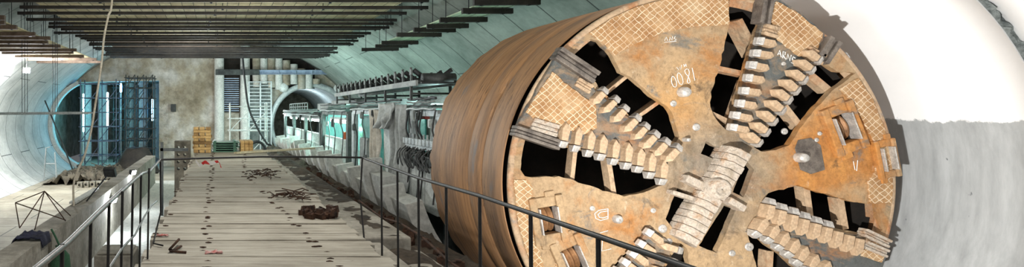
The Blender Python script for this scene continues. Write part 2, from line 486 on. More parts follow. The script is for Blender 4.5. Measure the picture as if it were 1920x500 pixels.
# end wall with the two openings
hole_r = [(RX + 3.3*math.cos(2*PI*i/64), TZ + 3.3*math.sin(2*PI*i/64)) for i in range(64)]
hole_l = []
for a in range(248, 108, -4):
    t = math.radians(a); hole_l.append((LX - .25 + 3.95*math.cos(t), TZ + 3.95*math.sin(t)))
hole_l = [(p[0], max(p[1], .02)) for p in hole_l] + [(-4.95, TZ + 3.8), (-4.95, .02)]
mb = MB()
mb.prism([(-15.5,-.2),(13.5,-.2),(13.5,12.5),(-15.5,12.5)], lambda u, v, d: (u, d, v), YE, YE+.9, [hole_r, hole_l])
struct(mb.build('wall_back', M['rough']), 'rough shotcrete end wall between the tunnel openings', 'end wall')
# ring around the bored tunnel
mb = MB(); mb.lathe([(3.2,.3),(3.2,-.35),(3.32,-.4),(3.62,-.4),(3.66,-.3),(3.66,.02)], (RX, YE, TZ), 'Y', 72)
for k in range(40):
    a = 2*PI*k/40
    mb.obox((RX+3.47*math.cos(a), YE-.42, TZ+3.47*math.sin(a)), (.05,.08,.05))
struct(mb.build('trim_2', M['pale_steel']), 'pale steel ring framing the bored tunnel mouth', 'tunnel ring')
# bored tunnel beyond
circ = [(RX + 3.25*math.cos(math.radians(a)), TZ + 3.25*math.sin(math.radians(a))) for a in range(270, -91, -8)]
struct(shell(circ, YE+.3, YE+16, 'wall_bored', M['lining']), 'dark segment lining inside the bored tunnel', 'tunnel wall')
mb = MB(); mb.lathe([(3.4,0),(.01,0)], (RX, YE+16, TZ), 'Y', 32)
struct(mb.build('wall_far', M['concrete_dark']))
# chamber behind the other opening
mb = MB()
mb.box(-15.6,-15.2,YE+.9,YE+16,0,8); mb.box(-4.2,-3.8,YE+.9,YE+16,0,8); mb.box(-15.6,-3.8,YE+15.6,YE+16,0,8); mb.box(-15.6,-3.8,YE+.9,YE+16,7.6,8)
struct(mb.build('wall_chamber', M['concrete']), 'walls of the dim blue-lit chamber behind the scaffolding', 'chamber wall')
mb = MB()                        # pale ring end of the near tube
mb.lathe([(RR-.0,-.9),(RR-.28,-.9),(RR-.28,.05),(RR-.0,.05)], (LX, YE-.1, TZ), 'Y', 40, math.radians(112), math.radians(246))
struct(mb.build('trim_3', M['concrete_pale']), 'pale last ring of the tunnel lining beside the scaffolding', 'tunnel ring')

# ------------------------------------------------------------------ plank walkway
DZ = E - 1.7
dk = thing('plank_walkway', (.58, 13, DZ), 'wide weathered plank walkway raised above the trench', 'walkway')
mb = MB(); y = .9; planks = []
while y < 25.2:
    w = random.choice([.24,.27,.3,.3,.33,.36]); planks.append((y, w))
    l = -.84 + random.uniform(-.05,.05); r = 1.96 + random.uniform(-.06,.06); dz = random.uniform(-.012,.008); tl = random.uniform(-.008,.008)
    z1, z2 = DZ + dz - tl, DZ + dz + tl; g = random.choice([.006,.01,.014,.03])
    mb.hexa([(l,y,DZ-.12),(r,y,DZ-.12),(r,y+w-g,DZ-.12),(l,y+w-g,DZ-.12),(l,y,z1),(r,y,z2),(r,y+w-g,z2),(l,y+w-g,z1)])
    y += w
part(mb, 'planks', M['plank'], dk)
mb = MB()
for x in (-.7, .55, 1.8): mb.box(x-.06, x+.06, 1.0, 25.1, DZ-.34, DZ-.122)
part(mb, 'joist', M['dark_steel'], dk)
for x in (-.7, 1.8):
    for y in (3, 8, 13, 18, 23):
        mb = MB(); mb.box(x-.09, x+.09, y-.09, y+.09, SZ, DZ-.34); part(mb, 'support_post', M['dark_steel'], dk)
mb = MB()                        # bolt plates and gouges along the planks
for (y, w) in planks:
    for x, p in ((-.12, .95), (-.78, .5), (1.05 + .25*math.sin(y*.3), .7)):
        if random.random() < p:
            for q in range(random.choice([1,1,2])):
                cx = x + random.uniform(-.06,.06); cy = y + w*random.uniform(.3,.8)
                mb.tube([(cx-.04,cy,DZ+.002),(cx,cy+random.uniform(-.02,.02),DZ+.004),(cx+.04,cy,DZ+.001)], [.006,.012,.005], 5)
o = part(mb, 'bolt_heads', M['rust'], dk); o['kind'] = 'stuff'

# ledge on the trench side of the walkway
mb = MB()
mb.box(2.1, 2.5, 7.4, 8.9, 0, E-2.0); mb.box(2.5, 3.1, 7.4, 8.9, 0, E-2.12)
mb.box(2.1, 3.0, 9.0, 12.6, 0, E-1.95); mb.box(2.1, 2.9, 12.7, 24, 0, E-1.98); mb.box(2.9, 3.1, 12.65, 24, 0, E-2.2)
tag(mb.build('concrete_ledge', M['concrete'], None, .03), 'stepped grey concrete ledge along the trench edge of the plank walkway', 'ledge')
mb = MB()                        # dirt lying on the ledge and in the trench
def heap(mb, x0, x1, y0, y1, z, h, nx, ny, seed):
    vs = []
    for j in range(ny+1):
        for i in range(nx+1):
            x = x0+(x1-x0)*i/nx; y = y0+(y1-y0)*j/ny
            e = min(1, 4*min(i/nx, 1-i/nx)+.1)
            vs.append((x, y, z + h*e*(.55 + .9*noise.noise((x*2.1, y*1.7, seed)) + .5*noise.noise((x*6, y*6, seed)))))
    mb.add(vs, [(j*(nx+1)+i, j*(nx+1)+i+1, (j+1)*(nx+1)+i+1, (j+1)*(nx+1)+i) for j in range(ny) for i in range(nx)], True)
heap(mb, 3.12, 4.5, 7.6, 40, E-2.66, .24, 14, 200, 3)
heap(mb, 2.52, 3.08, 7.5, 8.8, E-2.13, .07, 10, 60, 8)
heap(mb, 2.35, 3.05, 9.1, 24, E-2.0, .07, 10, 120, 18)
mb.box(3.12, 4.4, 7.6, 40, 0, E-2.7)
tag(mb.build('trench_rubble', M['dirt']), 'brown dirt and rubble filling the trench between ledge and white segments', 'rubble', kind='stuff')

# small rusty blocks in a row along the trench
for k in range(34):
    y = 8.8 + k*.46 + random.uniform(-.08,.08)
    mb = MB(); m = Matrix.Rotation(random.uniform(-.7,.7),3,'Z') @ Matrix.Rotation(random.uniform(-.5,.5),3,'X')
    s = random.uniform(.1,.19)
    c = Vector((3.78 + random.uniform(-.16,.16), y, E-2.45 + random.uniform(-.05,.03)))
    mb.obox(c, (s, s*.8, s*.9), m); mb.obox(c + m @ Vector((0,0,s*.5)), (s*.5, s*.9, s*.2), m)
    tag(mb.build('rusty_block', M['rust'], None, .01), '%s small rusty block from the shield along the trench edge' % ORD[min(k,29)] if k < 30 else 'small rusty block at the far end of the trench row', 'block', 'rusty blocks along the trench')

# ------------------------------------------------------------------ boring machine
YF = 9.9
tbm = thing('tunnel_boring_machine', (TX, 11.5, 0), 'huge rusty cylindrical tunnel boring machine with a toothed spoked cutterhead', 'tunnel boring machine')
S = F / YF
CPX, CPY, RP = 1317.5, 345.0, 367.0
def fx(x, y, d=0):               # d: how far behind (+) or proud (-) of the face the point lies
    q = (YF + d)/F; return ((x - VX)*q, E - (y - VY)*q)
def place(u, v, d): return (u, d, v)
def poly(pts, d=0): return [fx(*p, d) for p in pts]
def rot_px(pts, deg):            # clockwise in the image
    t = math.radians(deg); o = []
    for x, y in pts:
        dx, dy = x-CPX, y-CPY
        o.append((CPX + dx*math.cos(t) - dy*math.sin(t), CPY + dx*math.sin(t) + dy*math.cos(t)))
    return o
def rough_edge(pts, amp=1.6, step=9):
    out = []
    for i, p in enumerate(pts):
        q = pts[(i+1)%len(pts)]; L = math.dist(p, q); k = max(1, int(L/step))
        for j in range(k):
            t = j/k; a = amp if j else 0
            out.append((p[0]+(q[0]-p[0])*t + random.uniform(-a,a), p[1]+(q[1]-p[1])*t + random.uniform(-a,a)))
    return out
A = [(1072,100),(1084,86),(1096,78),(1108,73),(1124,78),(1140,94),(1154,116),(1164,136),(1180,143),(1200,160),(1232,186),(1252,200),(1262,216),(1274,256),(1268,266),(1240,262),(1200,232),(1160,198),(1128,172),(1112,148)]
B = [(984,262),(1048,276),(1070,276),(1100,286),(1140,300),(1180,314),(1215,324),(1244,340),(1243,347),(1200,362),(1170,368),(1150,362),(1095,345),(1048,330),(1010,332),(984,330),(976,318),(977,295)]
Cc = [(1367,-8),(1367,48),(1348,128),(1333,172),(1332,200),(1338,216),(1350,232),(1362,244),(1370,236),(1378,205),(1390,160),(1402,118),(1415,75),(1428,40),(1436,0)]
D = [(1540,116),(1570,134),(1604,137),(1568,164),(1532,200),(1500,240),(1480,272),(1455,281),(1428,284),(1414,276),(1425,258),(1455,220),(1485,180),(1512,148),(1528,122)]
Ee = [(1432,374),(1440,362),(1496,346),(1522,356),(1560,366),(1590,376),(1624,382),(1646,382),(1650,408),(1656,430),(1640,440),(1622,438),(1588,432),(1540,420),(1490,402),(1455,388)]
Ff = [(1402,438),(1420,440),(1440,460),(1462,474),(1490,500),(1540,540),(1580,560),(1560,590),(1500,622),(1448,610),(1424,520),(1414,484)]
G = [(1158,490),(1180,464),(1205,497),(1200,540),(1190,600),(1150,590),(1120,540)]
H = rot_px(Ee, 96)
I = [(1270,352),(1306,372),(1286,436),(1264,430),(1248,410)]
J = [(1358,384),(1380,392),(1344,474),(1310,460)]
K = [(1396,298),(1414,318),(1394,370),(1374,360)]
L_ = [(1324,264),(1356,282),(1348,302),(1314,288)]
cutters = [(1578,241,21,36,58),(1657,297,11,24,48),(1026,412,9,36,54),(1073,487,24,36,54)]
def crect(cx, cy, ang, w, h):
    t = math.radians(ang); o = []
    for a, b in ((-1,-1),(1,-1),(1,1),(-1,1)):
        dx, dy = a*w/2, b*h/2
        o.append((cx + dx*math.cos(t) + dy*math.sin(t), cy - dx*math.sin(t) + dy*math.cos(t)))
    return o
holes = [poly(rough_edge(h)) for h in (A,B,Cc,D,Ee,Ff,G,H)] + [poly(rough_edge(h,.8)) for h in (I,J,K,L_)] + [poly(crect(*c)) for c in cutters]
outer = [(TX + RP/S*math.cos(2*PI*i/160), TZ + RP/S*math.sin(2*PI*i/160)) for i in range(160)]
outer = [(TX+(x-TX)*3.2/(RP/S), TZ+(z-TZ)*3.2/(RP/S)) for x, z in outer]
mb = MB(); mb.prism(outer, place, YF, YF+.1, holes)
head = part(mb, 'cutterhead', M['face'], tbm, .012)
mb = MB(); mb.lathe([(3.17,.02),(3.2,.001),(3.25,.0),(3.28,.02),(3.283,.06),(3.05,.08)], (TX, YF, TZ), 'Y', 180)
part(mb, 'rim_band', M['tooth'], tbm)
# head drum behind the face
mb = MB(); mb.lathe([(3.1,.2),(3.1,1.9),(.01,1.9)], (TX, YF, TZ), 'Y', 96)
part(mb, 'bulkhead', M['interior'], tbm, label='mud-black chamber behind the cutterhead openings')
# shield skin
mb = MB()
prof = [(3.250,.27),(3.264,.25),(3.266,.3),(3.268,1.0),(3.258,1.01),(3.258,1.05),(3.27,1.06),(3.27,1.62),(3.264,1.63),(3.264,1.65),(3.272,1.66),(3.272,2.5),(3.268,3.2),(3.262,3.62)]
nn = 180; vs = []
for i, (r, h) in enumerate(prof):
    for k in range(nn+1):
        a = 2*PI*k/nn; hh = h
        if i == len(prof)-1: hh += .09*noise.noise((a*9, 1.5, 0)) + (.05 if math.sin(a*31) > .3 else -.03)
        mb.uv[len(vs)] = (a*3.3, h); vs.append((TX+r*math.cos(a), YF+hh, TZ+r*math.sin(a)))
mb.add(vs, [(i*(nn+1)+k, i*(nn+1)+k+1, (i+1)*(nn+1)+k+1, (i+1)*(nn+1)+k) for i in range(len(prof)-1) for k in range(nn)], True)
b = len(mb.v)
mb.lathe([(3.250,.27),(3.2,1.0),(3.2,3.5),(3.25,3.56)], (TX, YF, TZ), 'Y', 96)
mb.lathe([(3.2,3.4),(.02,3.4)], (TX, YF, TZ), 'Y', 96)
part(mb, 'shield', M['shield'], tbm)
# gussets standing behind the openings
def rib(p, q, w, d0=.1, d1=.27, name='gusset'):
    a, b = fx(*p, .1), fx(*q, .1); mb = MB()
    d = Vector((b[0]-a[0], b[1]-a[1])).normalized(); nrm = Vector((-d.y, d.x))*w/S/2
    pts = [(a[0]-nrm.x,a[1]-nrm.y),(b[0]-nrm.x,b[1]-nrm.y),(b[0]+nrm.x,b[1]+nrm.y),(a[0]+nrm.x,a[1]+nrm.y)]
    # scalloped: narrower in the middle
    mb.prism(pts, place, YF+d0, YF+d1)
    part(mb, name, M['tooth'], tbm, .008)
for p, q, w in (((1128,182),(1182,138),7),((1192,222),(1240,188),7),((1080,272),(1072,345),8),((1140,290),(1152,366),9),
                ((1347,128),(1404,140),10),((1372,236),(1402,150),9),((1462,186),(1504,240),12),((1520,140),(1556,170),14),((1512,348),(1520,408),12),((1576,370),(1586,430),12),((1648,380),(1652,430),14),
                ((1330,210),(1372,230),8),((1445,470),(1440,560),12)):
    rib(p, q, w, .1)
rib((1388,36),(1424,104),9,.1,.4)
# spokes: raised plates carrying the teeth
ARM_L = [(968,242),(985,208),(1040,112),(1072,128),(1104,152),(1124,176),(1160,204),(1200,238),(1240,268),(1264,284),(1240,330),(1215,316),(1180,304),(1140,290),(1100,276),(1050,262)]
ARM_U = [(1437,4),(1452,-8),(1500,22),(1548,64),(1530,116),(1506,148),(1480,180),(1450,220),(1422,256),(1408,270),(1382,236),(1392,190),(1404,140),(1418,84),(1430,40)]
ARM_R = [(1404,436),(1432,396),(1455,394),(1490,408),(1540,426),(1588,437),(1624,442),(1668,466),(1655,505),(1618,520),(1580,548),(1540,530),(1490,490),(1440,452)]
ARM_B = rot_px(ARM_R, 95)
for pts in (ARM_L, ARM_U, ARM_R, ARM_B):
    mb = MB(); mb.prism(poly(rough_edge(pts,1.2), -.075), place, YF-.075, YF+.02)
    part(mb, 'spoke', M['arm'], tbm, .015)
# hardfacing weld plates
HARD = [[(1104,62),(1140,34),(1190,4),(1250,-13),(1310,-20),(1364,-17),(1366,46),(1300,50),(1240,62),(1190,82),(1152,104),(1132,82)],
        [(1572,166),(1608,146),(1640,186),(1664,240),(1676,300),(1678,350),(1672,380),(1630,380),(1626,340),(1640,320),(1640,270),(1612,220),(1594,190)],
        [(956,336),(985,336),(998,352),(994,382),(1002,430),(1012,476),(1040,560),(1016,550),(982,484),(962,420)],
        [(1035,520),(1050,460),(1060,520),(1085,560),(1075,600)]]
HARD_ARM = [[(1456,2),(1500,26),(1544,62),(1532,98),(1500,106),(1452,70),(1448,40)],
        [(986,210),(1036,134),(1074,166),(1118,196),(1120,240),(1096,252),(1050,238),(1000,222)],
        [(1624,446),(1664,466),(1654,492),(1616,480)]]
def inside(pts, lim=355):
    o = []
    for x, y in pts:
        d = math.hypot(x-CPX, y-CPY); f = min(1, lim/d); o.append((CPX+(x-CPX)*f, CPY+(y-CPY)*f))
    return o
for pts in HARD:
    pts = inside(pts)
    mb = MB(); mb.prism(poly(rough_edge(pts,.8)), place, YF-.022, YF+.01); part(mb, 'hardfacing', M['hard'], tbm, .008)
for pts in HARD_ARM + [rot_px(HARD_ARM[2], 95)]:
    mb = MB(); mb.prism(poly(rough_edge(pts,1.5), -.1), place, YF-.1, YF-.07); part(mb, 'hardfacing', M['hard'], tbm, .008)
# ribbed scraper blocks
def block(a, b, w, h=.2, m='block'):
    p, q = fx(*a, -.14), fx(*b, -.14); d = Vector((q[0]-p[0],0,q[1]-p[1])); L = d.length; d.normalize(); nn_ = Vector((0,-1,0)).cross(d)
    mb = MB()
    for k in range(3):
        off = (k-1)*w/S/3; hh = h*(.8+.2*(k!=1))
        c = Vector(((p[0]+q[0])/2, YF-hh/2+.02, (p[1]+q[1])/2)) + nn_*off
        mt = Matrix((d, Vector((0,-1,0)), nn_)).transposed()
        mb.obox(c, (L, hh, w/S/3*.94), mt)
    part(mb, 'scraper_block', M[m], tbm, .012)
block((1046,98),(1118,146),26); block((966,244),(1050,272),20); block((1440,-6),(1432,44),20); block((1566,74),(1540,114),26)
block((1626,436),(1672,458),16,.16,'hub'); block((1620,456),(1668,476),16,.16,'hub')
block((1436,54),(1462,62),22,.16,'tooth'); block((1516,96),(1548,112),22,.16,'tooth'); block((1000,232),(1048,246),24,.16,'hub'); block((1085,152),(1112,168),18,.14,'tooth')
# cutting teeth
def tooth_parts():
    b = MB(); w = .062
    out = [(-.235,0),(-.13,-w),(.085,-w*.86),(.085,w*.86),(-.13,w)]
    hb, ht = -.03, .15
    n5 = len(out); vs = [(x,y,hb) for x,y in out] + [(x*.97, y*.92, ht if x > -.2 else ht*.75) for x,y in out]
    b.add(vs, [tuple(range(n5-1,-1,-1)), tuple(range(n5,2*n5))] + [(i,(i+1)%n5,n5+(i+1)%n5,n5+i) for i in range(n5)])
    t = MB(); w2 = .063
    t.hexa([(.098,-w2,hb+.02),(.215,-w2*.9,hb+.07),(.215,w2*.9,hb+.07),(.098,w2,hb+.02),(.098,-w2,ht+.012),(.205,-w2*.85,ht-.035),(.205,w2*.85,ht-.035),(.098,w2,ht+.012)])
    return b, t
tb, tt = tooth_parts()
tooth0 = tb.build('cutting_tooth', M['tooth'], tbm, .012); tip0 = tt.build('carbide_tip', M['tip'], tooth0, .012)
first = [True]
def put_tooth(x, y, d, scale=1.0, mirror=False, tip=True):
    u, v = fx(x, y, -.16)
    ex = Vector((d[0], 0, d[1])).normalized(); ez = Vector((0,-1,0)); ey = ez.cross(ex)
    m = Matrix((ex, ey, ez)).transposed().to_4x4()
    m = m @ Matrix.Rotation(random.uniform(-.05,.05), 4, 'Z')
    sc = scale*random.uniform(.95,1.05)
    m = m @ Matrix.Diagonal((sc, random.uniform(.97,1.1), random.uniform(.92,1.05), 1))
    loc = Vector((u, YF-.06, v)) - Vector(tbm.location)
    if first[0]: o = tooth0; first[0] = False
    else:
        o = tooth0.copy(); C.objects.link(o); o.parent = tbm
        if tip: c = tip0.copy(); C.objects.link(c); c.parent = o
    o.matrix_local = Matrix.Translation(loc) @ m
rows = [
 ([(1124,180),(1145,196),(1164,213),(1184,231),(1203,246),(1220,262),(1240,276),(1261,287)], (.68,.74), .88),
 ([(1058,254),(1082,262),(1106,270),(1128,277),(1152,286),(1176,293),(1199,301),(1220,311),(1243,324)], (-.16,-1), 1.0),
 ([(1437,80),(1430,102),(1422,125),(1416,148),(1408,172),(1401,196),(1392,219),(1386,241)], (-1,.22), .8),
 ([(1526,106),(1511,124),(1497,143),(1483,162),(1469,180),(1456,200),(1441,220),(1427,241),(1413,260)], (.8,-.6), .82),
 ([(1442,392),(1464,402),(1486,411),(1508,419),(1529,427),(1550,434),(1570,442),(1591,449),(1611,456)], (.22,1), .92),
 ([(1424,426),(1446,438),(1466,452),(1484,465),(1502,480),(1522,494),(1545,508),(1568,520)], (-.55,-.83), .88),
]
for pts, d, sc in rows:
    for i, p in enumerate(pts): put_tooth(p[0], p[1], d, sc, tip=not (pts is rows[4][0] and i > 5))
for pts, d, sc in rows[4:]:
    t = math.radians(-95)
    dd = (d[0]*math.cos(t) - d[1]*math.sin(t), d[0]*math.sin(t) + d[1]*math.cos(t))
    for p in rot_px(pts, 95): put_tooth(p[0], p[1], dd, sc)
# disc cutters in their housings
for (cx, cy, ang, w, h) in cutters:
    t = math.radians(ang); ax = Vector((math.cos(t),0,math.sin(t))); ay = Vector((-math.sin(t),0,math.cos(t)))   # across, along
    u, v = fx(cx, cy); c = Vector((u, YF, v)); m = Matrix((ax, Vector((0,1,0)), ay)).transposed()
    W2, H2 = w/S, h/S
    mb = MB(); fr = .12 if w > 30 else .07
    for sg in (-1, 1):
        mb.obox(c + ax*sg*(W2/2+fr/2) + Vector((0,.02,0)), (fr, .2, H2+2*fr+.08), m)
        mb.obox(c + ay*sg*(H2/2+fr/2+.01) + Vector((0,.03,0)), (W2, .17, fr+.05), m)
        mb.obox(c + ay*sg*(H2/2+fr+.07) + ax*.09*sg + Vector((0,.02,0)), (W2*.5, .13, .1), m)
    hs = part(mb, 'cutter_housing', M['face'], tbm, .016)
    mb = MB()
    for sg in (-1, 1):
        mb.obox(c + ax*sg*(W2/2-.012) + Vector((0,-.03,0)), (.02, .18, H2*.9), m)
    part(mb, 'wear_strip', M['tip'], tbm, .004)
    mb = MB(); R0 = H2/2*.94
    for k in (-1, 0, 1):
        o0 = k*W2*.29; hw = W2*.14
        for (ra, xa, rb, xb) in ((R0*.78, -hw, R0, -hw*.25),(R0,-hw*.25,R0,hw*.25),(R0,hw*.25,R0*.78,hw),(R0*.78,hw,.02,hw),(.02,-hw,R0*.78,-hw)):
            n0 = 28; vs = []
            for (rr, xx) in ((ra,xa),(rb,xb)):
                for q in range(n0):
                    a = 2*PI*q/n0
                    vs.append(c + ax*(o0+xx) + ay*rr*math.cos(a) + Vector((0, .17 + rr*.75*math.sin(a), 0)))
            mb.add(vs, [(q,(q+1)%n0,n0+(q+1)%n0,n0+q) for q in range(n0)], True)
    part(mb, 'cutter_ring', M['ring'], tbm)
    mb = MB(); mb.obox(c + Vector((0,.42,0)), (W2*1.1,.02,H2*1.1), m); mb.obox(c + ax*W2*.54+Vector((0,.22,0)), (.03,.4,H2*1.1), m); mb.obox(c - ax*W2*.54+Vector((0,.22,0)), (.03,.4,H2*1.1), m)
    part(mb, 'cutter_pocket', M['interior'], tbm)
# centre cutter: ridged bar with a round boss
a, b = fx(1292,455,-.2), fx(1392,283,-.2); pa = Vector((a[0],YF,a[1])); pb = Vector((b[0],YF,b[1]))
d = (pb-pa).normalized(); sd = Vector((0,-1,0)).cross(d)
mb = MB(); ns = 14
for i in range(ns):
    t0, t1 = i/ns, (i+.93)/ns; q0 = pa.lerp(pb, t0); q1 = pa.lerp(pb, t1)
    w = (.22 if i < 9 else .2) + random.uniform(-.008,.008); h = .24 + random.uniform(-.02,.02) + (.05 if i > 8 else 0); y = Vector((0,-1,0))
    sec = [(-w,-.1),(-w*.95,h*.5),(-w*.5,h),(w*.5,h),(w*.95,h*.55),(w,-.1)]
    n6 = len(sec); vs = [q0 + sd*s_ + y*h_ for s_, h_ in sec] + [q1 + sd*s_ + y*h_ for s_, h_ in sec]
    mb.add(vs, [tuple(range(n6)), tuple(range(2*n6-1,n6-1,-1))] + [(k,n6+k,n6+(k+1)%n6,(k+1)%n6) for k in range(n6)])
mb.bar(pa+Vector((0,.0,0)), pb+Vector((0,.0,0)), .34, .3, (0,-1,0))
ctr = part(mb, 'centre_cutter', M['hub'], tbm, .012)
u, v = fx(1355,355,-.33); mb = MB(); mb.lathe([(.17,.1),(.17,-.29),(.145,-.33),(.1,-.335),(.09,-.31),(.01,-.32)], (u, YF, v), 'Y', 28)
part(mb, 'centre_boss', M['hub'], tbm)
for p, q, w in (((1288,334),(1336,356),14),((1368,374),(1398,392),12),((1262,360),(1300,372),8)):
    aa, bb = fx(*p,-.14), fx(*q,-.14); mb = MB(); mb.bar((aa[0],YF-.04,aa[1]), (bb[0],YF-.04,bb[1]), w/S, .22, (0,-1,0)); part(mb, 'centre_web', M['hub'], tbm, .015)
# lifting lugs, plugs and studs
for x, y, r, h in ((1290,172,8.5,.13),(1512,296,8,.14),(1163,412,7,.1),(1293,262,3.5,.12)):
    u, v = fx(x, y, -h); mb = MB(); mb.lathe([(r/S*1.15,.0),(r/S*1.1,-h*.7),(r/S*.8,-h),(.005,-h)], (u, YF, v), 'Y', 20); part(mb, 'lifting_lug', M['tip'], tbm)
for x, y, r in ((1305,238,7),(1242,428,8),(1224,394,5),(1404,462,8),(1372,474,6),(1262,194,6),(1254,452,6),(1470,246,6),(1530,262,4),(1536,250,4),(1460,120,4),(1110,390,5)):
    u, v = fx(x, y); rr = r/S; mb = MB()
    mb.lathe([(rr,0),(rr,-.012),(rr*.86,-.022),(.004,-.022)], (u, YF if x != 1460 else YF-.075, v), 'Y', 20)
    mb.obox((u, (YF if x != 1460 else YF-.075)-.024, v), (rr*1.5,.008,rr*.18)); mb.obox((u, (YF if x != 1460 else YF-.075)-.024, v), (rr*.18,.008,rr*1.5))
    part(mb, 'plug', M['tip'], tbm)
mb = MB(); mb.prism(poly([(1490,278),(1496,262),(1520,258),(1538,272),(1546,318),(1520,326),(1500,318)]), place, YF-.012, YF+.01)
part(mb, 'patch_plate', M['block'], tbm, .006)
# writing chalked on the steel
def zoomed(pts): return [(1240+x*.14, 120+y*.14) for x, y in pts]
def chalk(strokes, y=YF-.004, r=.0055):
    mb = MB()
    for s_ in strokes: mb.tube([(fx(*p,y-YF)[0], y, fx(*p,y-YF)[1]) for p in s_], r, 5)
    part(mb, 'chalk_mark', M['chalk'], tbm)
def loop(cx, cy, w, h, ang, n=14, cut=0):
    t = math.radians(ang); o = []
    for i in range(n+1):
        a = 2*PI*i/n; x = w*math.sin(a)*abs(math.sin(a/2+PI/2*0))**.2; y = -h*math.cos(a)
        o.append((cx + x*math.cos(t) - y*math.sin(t), cy + x*math.sin(t) + y*math.cos(t)))
    return o
chalk([zoomed(loop(168,235,34,75,-14)), zoomed(loop(250,195,36,82,-16)),
       zoomed([(340,62),(312,88),(325,125),(360,165),(378,205),(385,240),(365,258),(348,240),(352,200),(366,160),(376,110),(362,70),(340,62)]),
       zoomed([(412,50),(428,120),(448,220)])])
chalk([zoomed([(205,40),(230,75),(240,35),(258,70),(272,12)]), zoomed([(300,0),(310,38)]), zoomed([(325,-4),(336,32)]), zoomed([(304,18),(330,14)])])
chalk([[(1458+(x-1463)*.85, y+3) for x, y in q] for q in [[(1463,100),(1467,90),(1471,104)],[(1464,97),(1470,99)],[(1474,106),(1475,93),(1480,95),(1479,100),(1475,100),(1481,108)],[(1483,108),(1485,97),(1490,111),(1493,100)],[(1502,106),(1497,103),(1495,108),(1500,111),(1498,116),(1493,114)]]], YF-.085, .008)
chalk([[(1246,76),(1249,69),(1252,76)],[(1255,76),(1256,69),(1260,75),(1261,68)],[(1266,68),(1264,72),(1268,74),(1265,76)],[(1246,79),(1268,77)]], YF-.006, .006)
chalk([[(1140,391),(1122,394),(1115,400),(1117,409),(1126,413),(1140,409)],[(1140,395),(1126,397),(1121,402),(1124,407),(1130,408),(1140,405)],[(1140,391),(1140,409)]], YF-.006, .007)
chalk([[(1125,150+286),(1140,432)],[(1130,445),(1128,470),(1146,466)]], YF-.006, .006)
chalk([[(1608,300),(1606,320)],[(1600,302),(1603,318)]], YF-.006, .006)
# cradle beams carrying the shield
for s_ in (-1, 1):
    mb = MB(); x = TX + s_*1.2
    mb.hexa([(x-.3,10.3,0),(x+.3,10.3,0),(x+.3,13.2,0),(x-.3,13.2,0),(x-.16,10.3,TZ-math.sqrt(3.28**2-(1.2+.16*s_)**2)+.02),(x+.16,10.3,TZ-math.sqrt(3.28**2-(1.2-.16*s_)**2)+.02),(x+.16,13.2,TZ-math.sqrt(3.28**2-(1.2-.16*s_)**2)+.02),(x-.16,13.2,TZ-math.sqrt(3.28**2-(1.2+.16*s_)**2)+.02)])
    part(mb, 'cradle', M['dark_steel'], tbm)

# ------------------------------------------------------------------ suspended canopy of beams
def vault_z(x):
    for i in range(len(PROF)-1):
        a, b = PROF[i], PROF[i+1]
        if a[1] > E and b[0] >= x >= a[0]: return a[1] + (b[1]-a[1])*(x-a[0])/max(1e-6, b[0]-a[0])
    return E+7
def beam(x0, x1, y, z, mat, label, group, rods, tilt=0, w=.12, h=.14):
    t = thing('canopy_beam', ((x0+x1)/2, y, z), label, 'beam', group)
    mb = MB(); mb.bar((x0,y,z),(x1,y+tilt,z), w, h)
    part(mb, 'bar', M[mat], t)
    for x in rods:
        mb = MB(); yy = y + tilt*(x-x0)/(x1-x0)
        mb.tube([(x, yy, z-.1),(x, yy, vault_z(x)+.02)], .014, 5, False); mb.obox((x,yy,z-.085),(.09,.09,.02))
        part(mb, 'hanger_rod', M['rod'], t)
ZC = E + 3.8
ys = [21.2,22.4,23.7,24.9,26.6,28.5,29.7,31,32.1,33.2,34.6,36,37.5,38.7,40,41.4,42.5,43.6,44.7,45.7,46.7,47.5,48.4,49.4]
ys = [y*.864 for y in ys]
n0 = len(ys)
for k, y in enumerate(reversed(ys)):
    jl, jr = random.uniform(-.5,.6), random.uniform(-.5,.4)
    xl, xr = -7.6 + jl*.8, 7.7 + jr*.9
    beam(xl, xr, y, ZC + random.uniform(-.05,.045), 'beam', '%s long dark beam from the end wall in the middle hanging canopy' % ORD[k], 'middle canopy beams', [xl+.25, -3.8+random.uniform(-.4,.4), random.uniform(-.5,.5), 3.8+random.uniform(-.4,.4), xr-.25], random.uniform(-.25,.25), .1, .115)
ysl = [16.5,17.8,19.2,20.3,21.6,23.4,24.6,26,27.6,29.6,31,33,35,37]
for k, y in enumerate(reversed(ysl)):
    xr = -7.25 + random.uniform(-.25,.35); xl = -11.3
    beam(xl, xr, y, E+3.02, 'beam_brown', '%s brown beam from the scaffolding in the low canopy over the parapet side' % ORD[k], 'brown canopy beams', [xr-.2, -9.2], random.uniform(-.2,.2), .16, .15)
ysr = [15.1,16.4,17.8,19.6,21.1,22.0,23.4,26.2,27.6,29.2]
for k, y in enumerate(reversed(ysr)):
    xl = 7.4 + random.uniform(-.2,.25); xr = 9.0
    beam(xl, xr, y, E+3.0, 'beam', '%s short dark beam from the conveyor in the canopy above the rusty shield' % ORD[k], 'canopy beams above the shield', [xl+.2, 8.7], random.uniform(-.35,.2), .13, .16)
def sheet(x0, x1, y0, y1, z, mat, label):
    mb = MB(); mb.box(x0,x1,y0,y1,z,z+.04)
    tag(mb.build('timber_sheeting', M[mat]), label, 'boarding')
sheet(-6.6, 6.8, 17.6, 33.2, ZC+.125, 'sheet', 'cream timber boarding lying on the long middle canopy beams')
sheet(-6.4, 1.0, 33.4, 42.6, ZC+.125, 'beam_brown', 'dark boarding over the middle canopy beams near the end wall')
sheet(-11.0, -7.5, 16.2, 37.3, E+3.11, 'sheet', 'cream timber boarding lying on the low brown canopy beams')
sheet(7.75, 8.9, 14.8, 28.6, E+3.10, 'sheet_green', 'pale green boarding on the beams above the rusty shield')
